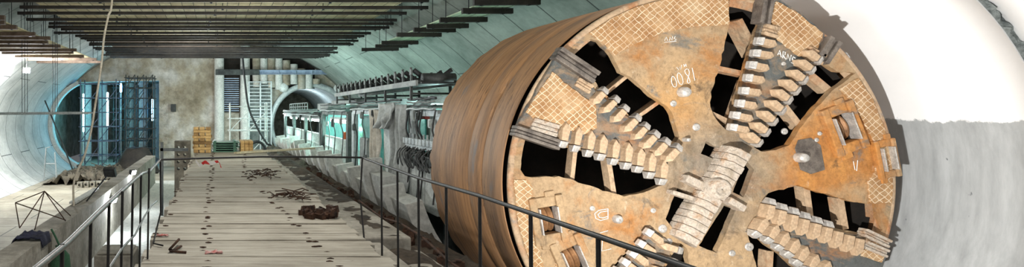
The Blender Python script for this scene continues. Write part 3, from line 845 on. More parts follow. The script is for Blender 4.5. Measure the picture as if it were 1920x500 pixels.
# hanging plank row
for k, (y, dz) in enumerate(((24.8,0),(25.15,-.03),(25.5,.02))):
    t = thing('hanging_plank', (-7.2, y, E-.16+dz), '%s pale plank of the row slung on thin rods across the tunnel lining' % ORD[k], 'plank', 'slung planks')
    mb = MB(); mb.bar((-10.6,y,E-.16+dz),(-5.15-.3*k,y,E-.12+dz), .22, .06); part(mb, 'board', M['pale_steel'], t)
    for x in (-9.6, -8.2, -6.9):
        mb = MB(); mb.tube([(x,y,E-.2),(x,y,vault_z(x) if k else E+3.0)], .013, 5, False); part(mb, 'hanger_rod', M['rod'], t)

# ------------------------------------------------------------------ handrails
def rail_thing(name, label, loc): return thing(name, loc, label, 'handrail')
# trench side
XR = 2.0; RZ = E - .66
r = rail_thing('handrail', 'black steel handrail with slim posts in front of the boring machine', (XR, 5, DZ))
pts = [(1.97,7.9,RZ+.02),(XR,7.1,RZ),(XR,5.8,RZ-.01),(XR,4.45,RZ+.01),(XR,3.07,RZ),(XR,2.2,RZ-.01),(XR,1.7,RZ)]
mb = MB(); mb.tube(pts, .016, 8); part(mb, 'top_rail', M['rail'], r)
for y in (7.1,6.47,5.8,5.1,4.45,3.73,3.07,2.4):
    mb = MB(); mb.tube([(XR,y,RZ),(XR+.01,y,DZ-.06)], .0125, 7); part(mb, 'post', M['rail'], r)
mb = MB(); mb.tube([(1.97,7.9,RZ+.02),(1.93,7.85,RZ-.5),(1.97,7.8,DZ-.02),(2.0,7.7,DZ-.05)], .0125, 7); part(mb, 'post', M['rail'], r)
mb = MB(); mb.tube([(1.9,7.8,DZ+.5)]+[(XR+.03, y, DZ+.42+.05*math.sin(y*2.3)) for y in (7.2,6.5,5.8,5.1,4.5,3.7,3.1)], .011, 6); part(mb, 'mid_rail', M['rust'], r)
# passage side
XL = -.76
r = rail_thing('handrail', 'bent steel handrail with a worn shiny top along the sunken passage', (XL, 5, DZ))
pts = [(XL+.02,7.8,RZ),(XL-.02,6.9,RZ-.06),(XL-.03,6.3,RZ-.02),(XL,5.4,RZ+.01),(XL-.03,4.6,RZ-.02),(XL,3.8,RZ),(XL,3.0,RZ-.02),(XL,2.0,RZ),(XL,1.5,RZ)]
mb = MB(); mb.tube(pts, .017, 8); part(mb, 'top_rail', M['rail_bare'], r)
for y in (2.9,3.56,4.17,4.77,5.36,5.95,6.67):
    mb = MB(); mb.tube([(XL,y,RZ),(XL-.02,y,DZ-.1),(XL+.1 if y > 5 else XL,y,DZ-.11)], .0115, 7); part(mb, 'post', M['rail'], r)
mb = MB(); mb.tube([(XL+.02,7.8,RZ),(XL+.03,7.75,DZ+.35),(XL-.03,7.4,DZ+.02),(XL+.1,7.3,DZ+.015)], .0115, 7); part(mb, 'post', M['rail'], r)
mb = MB(); mb.tube([(XL, y, E-1.14+.03*math.sin(y*3.1)) for y in (7.6,6.9,6.2,5.5,4.8,4.2,3.6,3.0,2.4)], .011, 6); part(mb, 'mid_rail', M['rail_bare'], r)
# across
mb = MB(); mb.tube([(XL+.02,7.8,RZ),(-.1,7.82,RZ+.02),(.6,7.85,RZ+.035),(1.4,7.88,RZ+.03),(1.97,7.9,RZ+.02)], .0135, 7)
tag(mb.build('cross_rail', M['rail']), 'thin black rail across the plank walkway carrying red and white tape', 'handrail')
# tape
def tape_mat():
    k = N('red_white_tape', .5)
    sp = k.n('ShaderNodeSeparateXYZ'); k.l(k.co.outputs['Object'], sp.inputs[0])
    s_ = k.math('LESS_THAN', k.math('FRACT', k.math('MULTIPLY', k.math('ADD', sp.outputs[0], sp.outputs[2]), 5)), .5)
    return k.col(k.mix(s_, lin((226,222,216)), lin((200,40,34))))
M['tape'] = tape_mat()
mb = MB()
cp = [(-.27,RZ+.0),(-.22,RZ-.07),(-.15,RZ-.02),(-.05,RZ-.035),(.02,RZ-.02),(.05,RZ-.06),(.06,RZ-.12)]
vs = []
for i, (x, z) in enumerate(cp):
    for q in (0, 1): vs.append((x + .02*q*(i>3), 7.79 + .015*math.sin(i*2), z - q*.045*(1 if i not in (4,) else .6) + .012))
mb.add(vs, [(2*i,2*i+1,2*i+3,2*i+2) for i in range(len(cp)-1)])
o = mb.build('warning_tape', M['tape']); tag(o, 'red and white warning tape knotted over the cross rail', 'tape')
so = o.modifiers.new('thick','SOLIDIFY'); so.thickness = .003

# ------------------------------------------------------------------ things lying on the walkway
def scrap(name, x, y, sx, sy, h, n, label, mat='rust', kind='rod', seed=1):
    rnd = random.Random(seed); mb = MB()
    for i in range(n):
        a = Vector((x+rnd.uniform(-sx,sx), y+rnd.uniform(-sy,sy), DZ+.02+rnd.uniform(0,h*.6)))
        if kind == 'rod':
            b = a + Vector((rnd.uniform(-.35,.35), rnd.uniform(-.4,.4), rnd.uniform(-.02,h*.6)))
            b.z = max(b.z, DZ+.02); m_ = (a+b)/2 + Vector((rnd.uniform(-.06,.06),rnd.uniform(-.06,.06),rnd.uniform(0,.05)))
            mb.tube([a, m_, b], rnd.uniform(.008,.014), 5)
        else:
            mt = Matrix.Rotation(rnd.uniform(0,6),3,'Z') @ Matrix.Rotation(rnd.uniform(-.5,.5),3,'X')
            s_ = rnd.uniform(.09,.17); a.z = max(a.z, DZ+.05)
            mb.obox(a, (s_, s_*.45, s_*.7), mt); mb.obox(a+mt@Vector((0,s_*.2,s_*.2)), (s_*.4, s_*.5, s_*.25), mt)
    if kind != 'rod':
        c = [(x-sx, y-.2, DZ+.05),(x-sx,y-.2,DZ+.2),(x-sx*.4,y-.2,DZ+.2),(x-sx*.4,y-.2,DZ+.05)]
        for a, b in zip(c, c[1:]+c[:1]): mb.bar(a, b, .02, .02)
    tag(mb.build(name, M[mat]), label, 'scrap', kind='stuff')
scrap('scrap_bundle', 1.25, 15.2, .35, .8, .1, 34, 'flat tangle of dark rebar offcuts on the walkway, third heap from the handrail', seed=2)
scrap('scrap_heap', 1.42, 11.3, .28, .45, .12, 30, 'loose tangle of thin wire and bars on the walkway planks, middle heap', seed=3)
scrap('scrap_pile', 1.62, 9.35, .26, .3, .2, 34, 'chunky pile of rusty metal pieces beside the trench ledge', kind='chunk', seed=4)
mb = MB(); mb.tube([(-.43,7.25,DZ+.02),(-.5,7.0,DZ+.03),(-.55,6.95,DZ+.05),(-.47,7.45,DZ+.06)], .016, 6); mb.tube([(-.55,6.95,DZ+.03),(-.35,6.93,DZ+.02)], .016, 6)
tag(mb.build('bent_hook', M['rust']), 'bent rusty steel hook lying on the walkway planks', 'hook')
def rag(name, x, y, s, label, mat):
    mb = MB(); n_ = 6; vs = []
    for j in range(n_):
        for i in range(n_):
            vs.append((x+(i/5-.5)*s*2+random.uniform(-.02,.02), y+(j/5-.5)*s+random.uniform(-.02,.02), DZ+.012+abs(noise.noise((i*.9,j*.9,x)))*.05))
    mb.add(vs, [(j*n_+i,j*n_+i+1,(j+1)*n_+i+1,(j+1)*n_+i) for j in range(n_-1) for i in range(n_-1)], True)
    o = mb.build(name, M[mat]); o.modifiers.new('thick','SOLIDIFY').thickness = .006
    tag(o, label, 'rag')
M['rag'] = simple('red_white_rag', (176,70,62), (214,190,182), 9, .9, 0, 0)
rag('rag', -.03, 6.95, .1, 'faded red and white rag on the planks near the bent hook', 'rag')
rag('rag', -.72, 7.9, .08, 'small red rag at the passage edge of the planks', 'rag')

# timber stacks at the walkway end
bx = -.55; zb = DZ + .01
for layer in range(9):
    for q in range(3):
        mb = MB(); z = zb + layer*.113
        if layer % 2 == 0: mb.box(bx-.34+q*.24, bx-.34+q*.24+.2, 23.2, 24.1, z, z+.105)
        else: mb.box(bx-.36+random.uniform(-.05,.03), bx+.34+random.uniform(-.03,.06), 23.22+q*.33, 23.42+q*.33, z, z+.105)
        tag(mb.build('timber_sleeper', M['timber' if (layer+q*2)%3 else 'timber_old'], None, .008), '%s yellow timber, layer %s from the planks, of the tall criss-cross stack' % (ORD[q], ORD[layer]), 'timber', 'tall timber stack')
for layer in range(4):
    for q in range(3):
        mb = MB(); z = zb + layer*.115; x = .98+q*.17
        mb.box(x, x+.155, 23.3+random.uniform(-.05,.05), 24.6, z, z+.11)
        tag(mb.build('timber_sleeper', M['timber'], None, .008), '%s yellow timber, layer %s from the planks, of the small stack by the steel plates' % (ORD[q], ORD[layer]), 'timber', 'small timber stack')
for k in range(5):
    mb = MB(); z = zb + k*.09; mb.box(-.15+random.uniform(-.03,.05), .9+random.uniform(-.05,.05), 23.6, 24.9, z, z+.035)
    mb.box(-.1,.0,23.62,24.88,z+.035,z+.09); mb.box(.7,.8,23.62,24.88,z+.035,z+.09)
    tag(mb.build('steel_plate', M['green_paint'], None), '%s plate from the bottom in the flat green steel stack between the timbers' % ORD[k], 'plate', 'flat green plates')
mb = MB(); mb.bar((.75,22.6,DZ+.05),(4.1,24.6,DZ+.1), .2, .07)
tag(mb.build('plank', M['timber_pale']), 'long pale plank lying across the end of the walkway', 'plank')
# perforated concrete block column beside the walkway
mb = MB()
outl = [(-1.6,SZ),(-1.0,SZ),(-1.0,E-1.2),(-1.6,E-1.2)]
hs = []
for k in range(4):
    for x in (-1.45,-1.2): hs.append([(x+.06*math.cos(t*PI/4), E-1.45-k*.27+.06*math.sin(t*PI/4)) for t in range(8)])
mb.prism(outl, lambda u,v,d: (u,d,v), 22.6, 23.2, hs)
tag(mb.build('hollow_block', M['concrete_dark']), 'dark perforated concrete block standing beside the tall timber stack', 'block')
mb = MB()
mb.box(-1.9,-1.8,20,20.1,SZ,E-1.1); mb.box(-1.9,-.95,20,20.06,E-1.4,E-1.3)
tag(mb.build('steel_barrier', M['dark_steel']), 'dark steel barrier post in the sunken passage', 'barrier')
mb = MB(); mb.box(-2.5,-1.7,12.0,12.9,SZ,SZ+.62); mb.box(-2.45,-1.75,12.05,12.85,SZ+.62,SZ+.66)
tag(mb.build('concrete_block', M['concrete'], None, .03), 'square concrete block standing in the sunken passage', 'block')

# ------------------------------------------------------------------ things on the parapet
mb = MB(); n_ = 14; vs = []
for j in range(n_):
    for i in range(n_):
        u, v = i/13, j/13
        x = -3.52 + u*.56; y = 10.05 + v*.5
        drop = 0 if -3.45 < x < -3.0 else (min(.16, (x+3.0)*4) if x > -3.0 else min(.1,(-3.45-x)*1.6))
        vs.append((min(x,-2.96) if x > -2.98 else x, y + .05*noise.noise((u*3,v*3,4)), PZ+.05-drop + .09*abs(noise.noise((u*4,v*4,1)))))
mb.add(vs, [(j*n_+i,j*n_+i+1,(j+1)*n_+i+1,(j+1)*n_+i) for j in range(n_-1) for i in range(n_-1)], True)
o = mb.build('jacket', M['cloth']); o.modifiers.new('thick','SOLIDIFY').thickness = .02
tag(o, 'dark navy jacket draped over the low parapet', 'jacket')
mb = MB(); mb.lathe([(.02,0),(.16,.02),(.2,.3),(.17,.62),(.07,.74),(.09,.8),(.02,.8)], (-2.82,10.62,SZ+.35),'Z',14); mb.tube([(-2.98,10.62,SZ+1.45),(-2.9,10.62,SZ+1.3),(-2.82,10.62,SZ+1.12)],.02,5)
tag(mb.build('sack', M['green_bag']), 'green fabric sack hanging in the parapet gap', 'sack')
mb = MB(); ap = Vector((-3.45,11.8,PZ+.62))
base = [(-3.75,11.2,PZ+.0),(-3.4,11.0,PZ+.0),(-3.05,11.9,PZ+.0),(-3.1,12.5,PZ+.0)]
for b_ in base: mb.tube([ap, Vector(b_)], .011, 5)
mb.tube([(-3.9,11.4,PZ+.45),(-3.75,11.2,PZ),],.011,5); mb.tube([(-3.9,11.4,PZ+.45),ap],.011,5)
mb.tube([(-3.9,11.4,PZ+.45),(-3.05,11.9,PZ+.02)],.011,5)
tag(mb.build('rebar_frame', M['rust']), 'bent rebar tripod standing on the low parapet beside the jacket', 'rebar')
mb = MB(); mb.bar((-3.4,13.9,PZ+.05),(-3.35,16.4,PZ+.05), .16, .05)
tag(mb.build('plank', M['concrete_pale']), 'short grey plank lying on top of the low parapet', 'plank')
for k in range(5):
    mb = MB(); x = -8.75 + k*.36; y = 36.9 + .18*k
    mb.prism([(x,.004),(x+.32,.004),(x+.32,.36),(x,.36)], lambda u,v,d: (u,d,v), y, y+.4, [[(x+.16+.09*math.cos(t*PI/4), .18+.09*math.sin(t*PI/4)) for t in range(8)]])
    tag(mb.build('hollow_block', M['concrete']), '%s hollow block of the short row on the invert floor before the rubble' % ORD[k], 'block', 'hollow blocks on the invert')
# dangling cable
def spline(pts, n=6):
    P = [Vector(p) for p in pts]; out = []
    for i in range(len(P)-1):
        p0, p1, p2, p3 = P[max(i-1,0)], P[i], P[i+1], P[min(i+2,len(P)-1)]
        for k in range(n):
            t = k/n; out.append(.5*((2*p1)+(p2-p0)*t+(2*p0-5*p1+4*p2-p3)*t*t+(3*p1-p0-3*p2+p3)*t**3))
    return out + [P[-1]]
YC = 13.6
mb = MB(); mb.tube(spline([(-2.2,YC,vault_z(-2.2)+.05),(-2.3,YC,E+4.6)] + [W(x,y,YC) for x, y in ((210,0),(203,30),(195,70),(190,120),(178,200),(170,248),(158,292),(146,318),(138,345))] + [Vector((-3.3,YC,PZ+.03))]), .026, 7)
tag(mb.build('hanging_cable', M['rope']), 'pale cable dangling from the vault to the low parapet', 'cable')

# ------------------------------------------------------------------ lamps
def floodlight(loc, aim, size, label, power, color, arm=None, soft=.12, spot=None, glass='glow_white'):
    loc = Vector(loc); aim = Vector(aim); d = (aim-loc).normalized(); q = d.to_track_quat('Z','Y').to_matrix()
    t = thing('floodlight', loc, label, 'floodlight')
    mb = MB(); mb.obox(loc - d*.06, (size, size*.75, .1), q); mb.obox(loc-d*.13, (size*.7,size*.5,.06), q)
    if arm: mb.tube([loc-d*.1, Vector(arm)], .02, 6)
    part(mb, 'housing', M['lamp_body'], t)
    mb = MB(); mb.obox(loc + d*.0, (size*.9, size*.65, .02), q); part(mb, 'glass', M[glass], t)
    ld = bpy.data.lights.new('floodlight_beam', 'SPOT' if spot else 'POINT'); ld.energy = power; ld.color = color; ld.shadow_soft_size = soft
    if spot: ld.spot_size = spot; ld.spot_blend = 1
    lo = bpy.data.objects.new('floodlight_beam', ld); C.objects.link(lo); lo.parent = t
    lo.location = d*.2; lo.rotation_euler = (-d).to_track_quat('Z','Y').to_euler()
    return t
def glow(name, loc, power, color, soft=.3, typ='POINT'):
    ld = bpy.data.lights.new(name, typ); ld.energy = power; ld.color = color; ld.shadow_soft_size = soft
    lo = bpy.data.objects.new(name, ld); C.objects.link(lo); lo.location = loc; return lo
COOL = (.86,.95,1); TEAL = (.55,1,.9); BLUE = (.35,.75,1); WARM = (1,.93,.82)
LP = W(50,132,34)
floodlight(LP, LP+Vector((2.0,-4,-1.2)), .4, 'glaring white floodlight hanging under the low brown beams', 3600, (.95,.98,1), arm=(LP.x, LP.y+.15, E+3.0), soft=.2)
LQ = Vector((-2.88,16.6,E-2.55))
floodlight(LQ, LQ+Vector((1,-.6,-.4)), .22, 'small bright floodlight fixed low on the parapet face in the passage', 110, COOL, arm=(-3.02,16.7,E-2.6), soft=.08)
LS = Vector((-2.88,20.6,E-2.2))
floodlight(LS, LS+Vector((1,-.6,-.4)), .22, 'small bright floodlight high on the parapet face beyond the concrete block', 80, COOL, arm=(-3.02,20.7,E-2.25), soft=.08)

# ------------------------------------------------------------------ lining segments, backup gantry, conveyor
for k in range(16):
    y0 = 13.9 + k*1.75 + (0 if k < 2 else .1*k); t0 = 191 + random.uniform(-3,5)
    mb = MB(); m_ = 14
    ri, ro = 3.42, 3.84
    for i in range(m_):
        a0 = math.radians(t0 + (262-t0)*i/m_); a1 = math.radians(t0 + (262-t0)*(i+1)/m_)
        p = []
        for y in (y0, y0+1.25):
            for (r_, a_) in ((ri,a0),(ro,a0),(ro,a1),(ri,a1)): p.append((RX+r_*math.cos(a_), y, max(.0, TZ+r_*math.sin(a_))))
        mb.hexa(p)
    seg = thing('lining_segment', (RX, y0, 0), '%s pale concrete lining segment from the shield along the trench' % ORD[k], 'lining segment', 'concrete lining segments')
    part(mb, 'slab', M['concrete_pale'], seg)
    # raised end rib
    mb = MB(); t1 = t0 - random.uniform(3,6)
    for i in range(8):
        a0 = math.radians(t1 + 40*i/8); a1 = math.radians(t1 + 40*(i+1)/8); p = []
        for y in (y0+1.22, y0+1.5):
            for (r_, a_) in ((ri,a0),(ro+.16,a0),(ro+.16,a1),(ri,a1)): p.append((RX+r_*math.cos(a_), y, TZ+r_*math.sin(a_)))
        mb.hexa(p)
    part(mb, 'rib', M['concrete_pale'], seg)
GX = 5.35
GB = E - 2.35
def gantry(y0, y1, nb, label, mat, fence=True, tubes=(), top=E+.36, panel=None):
    g = thing('backup_gantry', (GX+1, (y0+y1)/2, 0), label, 'gantry', 'backup gantry sections')
    for k in range(nb+1):
        y = y0 + (y1-y0)*k/nb
        mb = MB(); mb.box(GX-.09,GX+.09,y-.17,y+.17,GB,top-.45); part(mb, 'post', M[mat], g, .01)
        mb = MB(); mb.bar((GX,y,top-.5),(GX+.5,y,top-.06),.16,.16); part(mb, 'corner_brace', M[mat], g, .01)
        mb = MB(); mb.bar((GX+.42,y,top-.08),(10.4,y,top-.08),.18,.2); part(mb, 'cross_beam', M[mat], g, .01)
        mb = MB(); mb.box(10.3,10.5,y-.09,y+.09,GB-.8,top); part(mb, 'post', M[mat], g, .01)
    mb = MB(); mb.box(GX-.1,GX+.1,y0,y1,top-.52,top-.36); part(mb, 'side_beam', M[mat], g, .01)
    mb = MB(); mb.box(GX-.15,10.5,y0-.1,y1+.1,GB-.16,GB); part(mb, 'platform', M['grey_paint'], g, .01)
    for x in (6.6, 9.6):
        mb = MB(); mb.box(x-.2,x+.2,y0,y1,TZ-math.sqrt(3.42**2-(abs(x-RX)+.2)**2)+.01,GB-.16); part(mb, 'running_beam', M['dark_steel'], g)
    mb = MB(); mb.box(8.4,8.46,y0,y1,GB,top-.3); part(mb, 'back_panel', M['teal_paint'], g)
    if fence:
        for k in range(nb):
            a = y0 + (y1-y0)*k/nb + .15; b = y0 + (y1-y0)*(k+1)/nb - .15
            mb = MB(); mb.bar((GX+.05,a,GB+1.1),(GX+.05,b,GB+1.1),.05,.07); mb.bar((GX+.05,a,GB+.12),(GX+.05,b,GB+.12),.05,.07)
            mb.bar((GX+.05,a,GB+.6),(GX+.05,b,GB+.6),.04,.05)
            q = a
            while q < b: mb.box(GX+.02,GX+.08,q,q+.09,GB+.1,GB+1.12); q += .3
            part(mb, 'fence_panel', M['white_paint'], g)
    for (ya, yb, z) in tubes:
        mb = MB(); mb.box(GX+.2,GX+.38,ya,yb,z+.06,z+.16); f = part(mb, 'lamp_tray', M['white_paint'], g)
        mb = MB(); mb.tube([(GX+.29,ya+.05,z),(GX+.29,yb-.05,z)], .085, 8); part(mb, 'lamp_tube', M['glow_teal'], f)
        glow('fluorescent_glow', (GX+.5,(ya+yb)/2,z-.2), 300, TEAL, .3)
    return g
g1 = gantry(13.9, 15.9, 1, 'backup gantry bay with white cabinet and valve blocks just behind the shield', 'pale_steel', False)
g2 = gantry(16.5, 22.6, 2, 'backup gantry bay hung with beige and grey tarps', 'pale_steel', False)
g3 = gantry(23.6, 29.2, 1, 'backup gantry section with white fence and one broad fluorescent lamp', 'gantry_dark', True, ((25.2,28.6,E-.5),), E+.3)
g4 = gantry(29.8, 45.2, 3, 'backup gantry section running into the ringed tunnel mouth', 'gantry_dark', True, ((31.2,34.2,E-.55),(36.2,39.2,E-.55),(41.2,44.2,E-.55)), E+.05)
# extra parts of the nearest bay
mb = MB(); mb.box(GX-.12,GX-.04,13.8,16.2,GB,E-1.42); part(mb, 'skirt_panel', M['white_paint'], g1, .01)
mb = MB(); mb.box(GX-.2,GX+.4,13.8,16.2,E-1.0,E-.9); part(mb, 'shelf', M['pale_steel'], g1)
for k in range(9):
    mb = MB(); y = 13.85 + k*.26; mb.box(GX-.24,GX-.02,y,y+.2,E-.9,E-.74); mb.tube([(GX-.13,y+.11,E-.74),(GX-.13,y+.11,E-.62)],.03,6); part(mb, 'valve_block', M['pale_steel'], g1, .01)
mb = MB(); mb.box(GX+.25,GX+.6,15.75,16.1,E-.25,E-.02); part(mb, 'junction_box', M['red_paint'], g1, .01)
mb = MB(); mb.box(GX-.1,GX+.2,24.0,24.3,E-1.2,E-.9); part(mb, 'junction_box', M['orange_paint'], g3, .01)
def cabinet(x0,x1,y0,y1,z0,z1,mat,label,name='control_cabinet'):
    z0 += .005
    t = thing(name, ((x0+x1)/2,(y0+y1)/2,z0), label, 'cabinet')
    mb = MB(); mb.box(x0,x1,y0,y1,z0,z1); part(mb,'body',M[mat],t,.015)
    mb = MB(); mb.box(x0-.02,x0,y0+.04,y1-.04,z0+.08,z1-.06); d_ = part(mb,'door',M[mat],t,.006)
    mb = MB(); mb.box(x0-.05,x0-.02,y0+.1,y0+.14,(z0+z1)/2-.1,(z0+z1)/2+.1); part(mb,'handle',M['dark_steel'],d_)
cabinet(GX+.3,GX+.8,14.75,15.5,GB,E-.02,'white_paint','tall white cabinet standing on the nearmost gantry bay behind the shield')
cabinet(GX+.2,GX+.8,20.2,22.2,GB,E-.2,'teal_paint','teal cabinet standing beside the hung tarps')
cabinet(GX-.05,GX+.15,20.5,21.6,GB,E-1.0,'grey_paint','grey ribbed cabinet in front of the teal cabinet')
mb = MB(); mb.lathe([(.02,0),(.4,.05),(.45,.2),(.45,2.6),(.4,2.75),(.02,2.8)], (7.2, 25.2, E-.95), 'Y', 24); mb.box(6.9,7.5,25.5,25.8,GB,E-1.3); mb.box(6.9,7.5,27.2,27.5,GB,E-1.3)
tag(mb.build('tank', M['green_paint']), 'green cylindrical tank inside the fenced gantry section', 'tank')
# tarps
def tarp(y0, y1, z0, z1, x, mat, label, seed, flare=.15):
    mb = MB(); nu, nv = 26, 16; vs = []
    for j in range(nv+1):
        for i in range(nu+1):
            u, v = i/nu, j/nv
            y = y0+(y1-y0)*(u + (.12*math.sin(v*3+seed) - .1*v*(u-.5)))
            xx = x - flare*(v)*.6 + .09*math.sin(u*17+seed+v*1.5)*(.3+v) + .1*noise.noise((u*3,v*3,seed))
            vs.append((xx, y, z1+(z0-z1)*v + .06*noise.noise((u*4,0,seed))))
    mb.add(vs, [(j*(nu+1)+i,j*(nu+1)+i+1,(j+1)*(nu+1)+i+1,(j+1)*(nu+1)+i) for j in range(nv) for i in range(nu)], True)
    o = mb.build('tarp', M[mat]); o.modifiers.new('thick','SOLIDIFY').thickness = .012
    tag(o, label, 'tarp')
tarp(15.8,17.1,E-2.2,E+.16,GX-.2,'tarp_grey','grey tarp hung on the gantry beside the valve blocks',1.0)
tarp(18.35,19.7,E-2.3,E+.0,GX-.2,'tarp','beige tarp hanging narrow beside the teal cabinet',2.3)
tarp(16.9,18.6,E-.55,E+.2,GX-.22,'tarp_grey','short bunched grey tarp tucked over the white board',3.1,.3)
mb = MB(); mb.box(GX-.12,GX-.06,17.15,18.3,GB,E+.0)
tag(mb.build('white_board', M['white_paint'],None,.01), 'plain white board between the hung tarps', 'board')
# hoses
hc = 0
for k in range(12):
    y = 14.0 + k*.19; rnd = random.Random(k)
    mb = MB()
    mb.tube(spline([(GX-.14,y,E-.92),(GX-.3-rnd.uniform(0,.15),y+rnd.uniform(-.1,.1),E-1.15),(GX-.28,y+rnd.uniform(-.3,.3),E-1.5),(GX-.2-rnd.uniform(0,.1),y+.2+rnd.uniform(-.2,.3),E-1.3),(GX-.05,y+.3,E-1.02)]), .017, 7)
    tag(mb.build('hydraulic_hose', M['grey_hose']), '%s looping black hose from the shield below the valve blocks' % ORD[k], 'hose', 'valve block hoses')
for k, (y, x) in enumerate(((14.2,.5),(14.5,.3),(15.6,.15),(15.75,.05))):
    mb = MB(); mb.tube(spline([(GX+x,y,E-.08),(GX+x-.12,y+.15,E-.25),(GX+x-.1,y+.05,E-.55),(GX+x+.05,y-.1,E-.9)]), .032, 7)
    tag(mb.build('hanging_hose', M['rubber']), '%s black hose hanging from the gantry top near the white cabinet' % ORD[k], 'hose', 'gantry top hoses')
mb = MB(); mb.box(GX-.35,GX-.08,20.3,21.1,GB+.005,GB+.35)
tag(mb.build('white_crate', M['white_paint'],None,.01), 'small white crate on the segments below the beige tarp', 'crate')
# machinery clutter below the valve blocks
mb = MB(); rnd = random.Random(9)
for k in range(16):
    y = 13.9 + rnd.uniform(0,2.2); z = E-1.1-rnd.uniform(0,.35); s_ = rnd.uniform(.08,.2)
    mb.obox((GX-.1+rnd.uniform(-.06,.1),y,z),(s_,s_*1.4,s_)); mb.tube([(GX-.15,y,z),(GX-.15,y+rnd.uniform(.2,.5),z)],.04,7)
o = part(mb, 'valve_gear', M['dark_steel'], g1)
# conduits and small gear fixed along the gantry sides
rnd = random.Random(31)
for g, ya, yb, tp in ((g1,13.9,15.9,E+.3),(g2,16.5,22.6,E+.3),(g3,23.6,29.2,E+.25),(g4,29.8,45.2,E+.0)):
    for k in range(4):
        mb = MB(); z = tp - .02 - .085*k; x = GX - .14 - .03*(k % 2)
        mb.tube([(x, ya+(yb-ya)*q/8, z + .015*math.sin(q*1.7+k)) for q in range(9)], .022 + .012*(k % 3 == 0), 6)
        part(mb, 'conduit', M[('rubber','grey_paint','dark_steel','pale_steel')[k]], g)
    for k in range(4):
        y = ya + (yb-ya)*(k+.5)/4 + rnd.uniform(-.3,.3); mb = MB()
        mb.tube(spline([(GX-.16,y,tp-.3),(GX-.2,y+.1,tp-.8),(GX-.14,y-.08,tp-1.3),(GX-.2,y+.06,GB+.1)], 4), .022, 6); part(mb, 'drop_cable', M['rubber' if k % 2 else 'grey_hose'], g)
        s_ = rnd.uniform(.14,.26); mb = MB(); y += .25; z = tp - rnd.uniform(.5,1.1); mb.box(GX-.2,GX-.1,y,y+s_,z,z+s_*1.4); mb.box(GX-.22,GX-.2,y+.03,y+s_-.03,z+.03,z+s_*1.2); part(mb, 'switch_box', M[('white_paint','dark_steel','grey_paint','gantry_dark')[k]], g, .006)
# top boxes along the gantry
for k, (ya, yb, z0, z1, m_) in enumerate(((23.8,29.0,E+.26,E+.45,'grey_paint'),(29.8,33.0,E+.0,E+.35,'grey_paint'))):
    mb = MB(); mb.box(GX+.35,GX+1.0,ya,yb,z0-.02,z1); part(mb,'duct',M[m_],(g3,g4)[k],.03)
mb = MB()
for y in (34,35,36,37,38,39,40,41,42): mb.tube([(GX-.05,y,E+.0),(GX-.05,y,E+.42)],.03,6)
mb.tube([(GX-.05,34,E+.42),(GX-.05,42,E+.42)],.03,6); mb.tube([(GX-.05,34,E+.2),(GX-.05,42,E+.2)],.025,6); part(mb,'guard_rail',M['grey_paint'],g4)
# conveyor on top
cv = thing('belt_conveyor', (GX+.2, 24, E+.36), 'belt conveyor with a row of dark idler rollers running along the gantry top', 'conveyor')
CX0, CX1 = GX-.35, GX+.65
def cz(y): return E + .62 + max(0, (17.5-y))*.02
for x in (CX0, CX1):
    mb = MB(); mb.bar((x,14.6,cz(14.6)),(x,24.6,cz(24.6)),.06,.14); part(mb,'side_rail',M['grey_paint'],cv)
mb = MB(); mb.box(CX0+.05,CX1-.05,14.4,24.6,E+.66,E+.69); part(mb,'belt',M['rubber'],cv)
for k in range(5):
    y = 15 + k*2.3
    mb = MB()
    for x in (CX0, CX1): mb.box(x-.03,x+.03,y,y+.06,E+.26,cz(y)-.05)
    mb.bar((CX0,y+.03,E+.42),(CX1,y+.03,E+.42),.05,.05); part(mb,'trestle',M['dark_steel'],cv)
for k in range(15):
    y = 14.9 + k*.66; z = cz(y)
    mb = MB(); 
    mb.tube([(CX0+.02,y,z+.34),(CX0+.28,y,z+.14)], .065, 8); mb.tube([(CX0+.3,y,z+.12),(CX1-.3,y,z+.12)], .07, 8); mb.tube([(CX1-.28,y,z+.14),(CX1-.02,y,z+.34)], .065, 8)
    f = part(mb,'idler_roller',M['rubber'],cv)
    mb = MB(); mb.bar((CX0,y+.1,z+.05),(CX0-.02,y+.1,z+.42),.05,.05); mb.bar((CX1,y+.1,z+.05),(CX1,y+.1,z+.4),.05,.05); mb.box(CX0-.06,CX0-.02,y-.05,y+.1,z+.22,z+.36); mb.bar((CX0,y+.1,z+.06),(CX1,y+.1,z+.06),.04,.04); part(mb,'bracket',M['gantry_dark'],f)
mb = MB(); mb.lathe([(.02,-.4),(.13,-.4),(.13,.4),(.02,.4)], ((CX0+CX1)/2,14.5,cz(14.5)+.1),'X',20); part(mb,'head_drum',M['dark_steel'],cv)

# ------------------------------------------------------------------ fittings on the end wall
s = F/YE
def ex(x): return (x-VX)/s
def ez(y): return E-(y-VY)/s
def pile(x, r, z0, z1, label, mat='rough', k=0):
    mb = MB(); prof_ = []
    n_ = 12
    for i in range(n_+1):
        prof_.append((r*(1+.05*noise.noise((i*.7,x,2))), z0+(z1-z0)*i/n_))
    mb.lathe([(.01,z0)]+prof_+[(.01,z1)], (x, YE-.03-r*1.07, 0), 'Z', 18)
    tag(mb.build('concrete_pile', M[mat]), label, 'pile', 'round piles on the end wall')
vt = vault_z(0)
pile(ex(411), .42, 0, vault_z(ex(411))-.4, 'tall pale round pile beside the bare patch of the end wall', 'concrete_pale')
pile(ex(459), .42, 0, vault_z(ex(459))-.4, 'tall pale round pile between the dark louvre and the steel shutter', 'concrete_pale')
for k, x in enumerate((480,494,508,522,536,550,564,578,592)):
    pile(ex(x), .33, ez(163 - 6*math.sin(k*1.7)), vault_z(ex(x)+.5)-.5, '%s short round pile from the steel shutter above the bored tunnel ring' % ORD[k], 'concrete_pale' if k%2 else 'rough')
t = thing('waler_beam', (ex(550), YE-1.0, ez(138)), 'blue grey steel beam across the piles above the ringed tunnel mouth', 'beam')
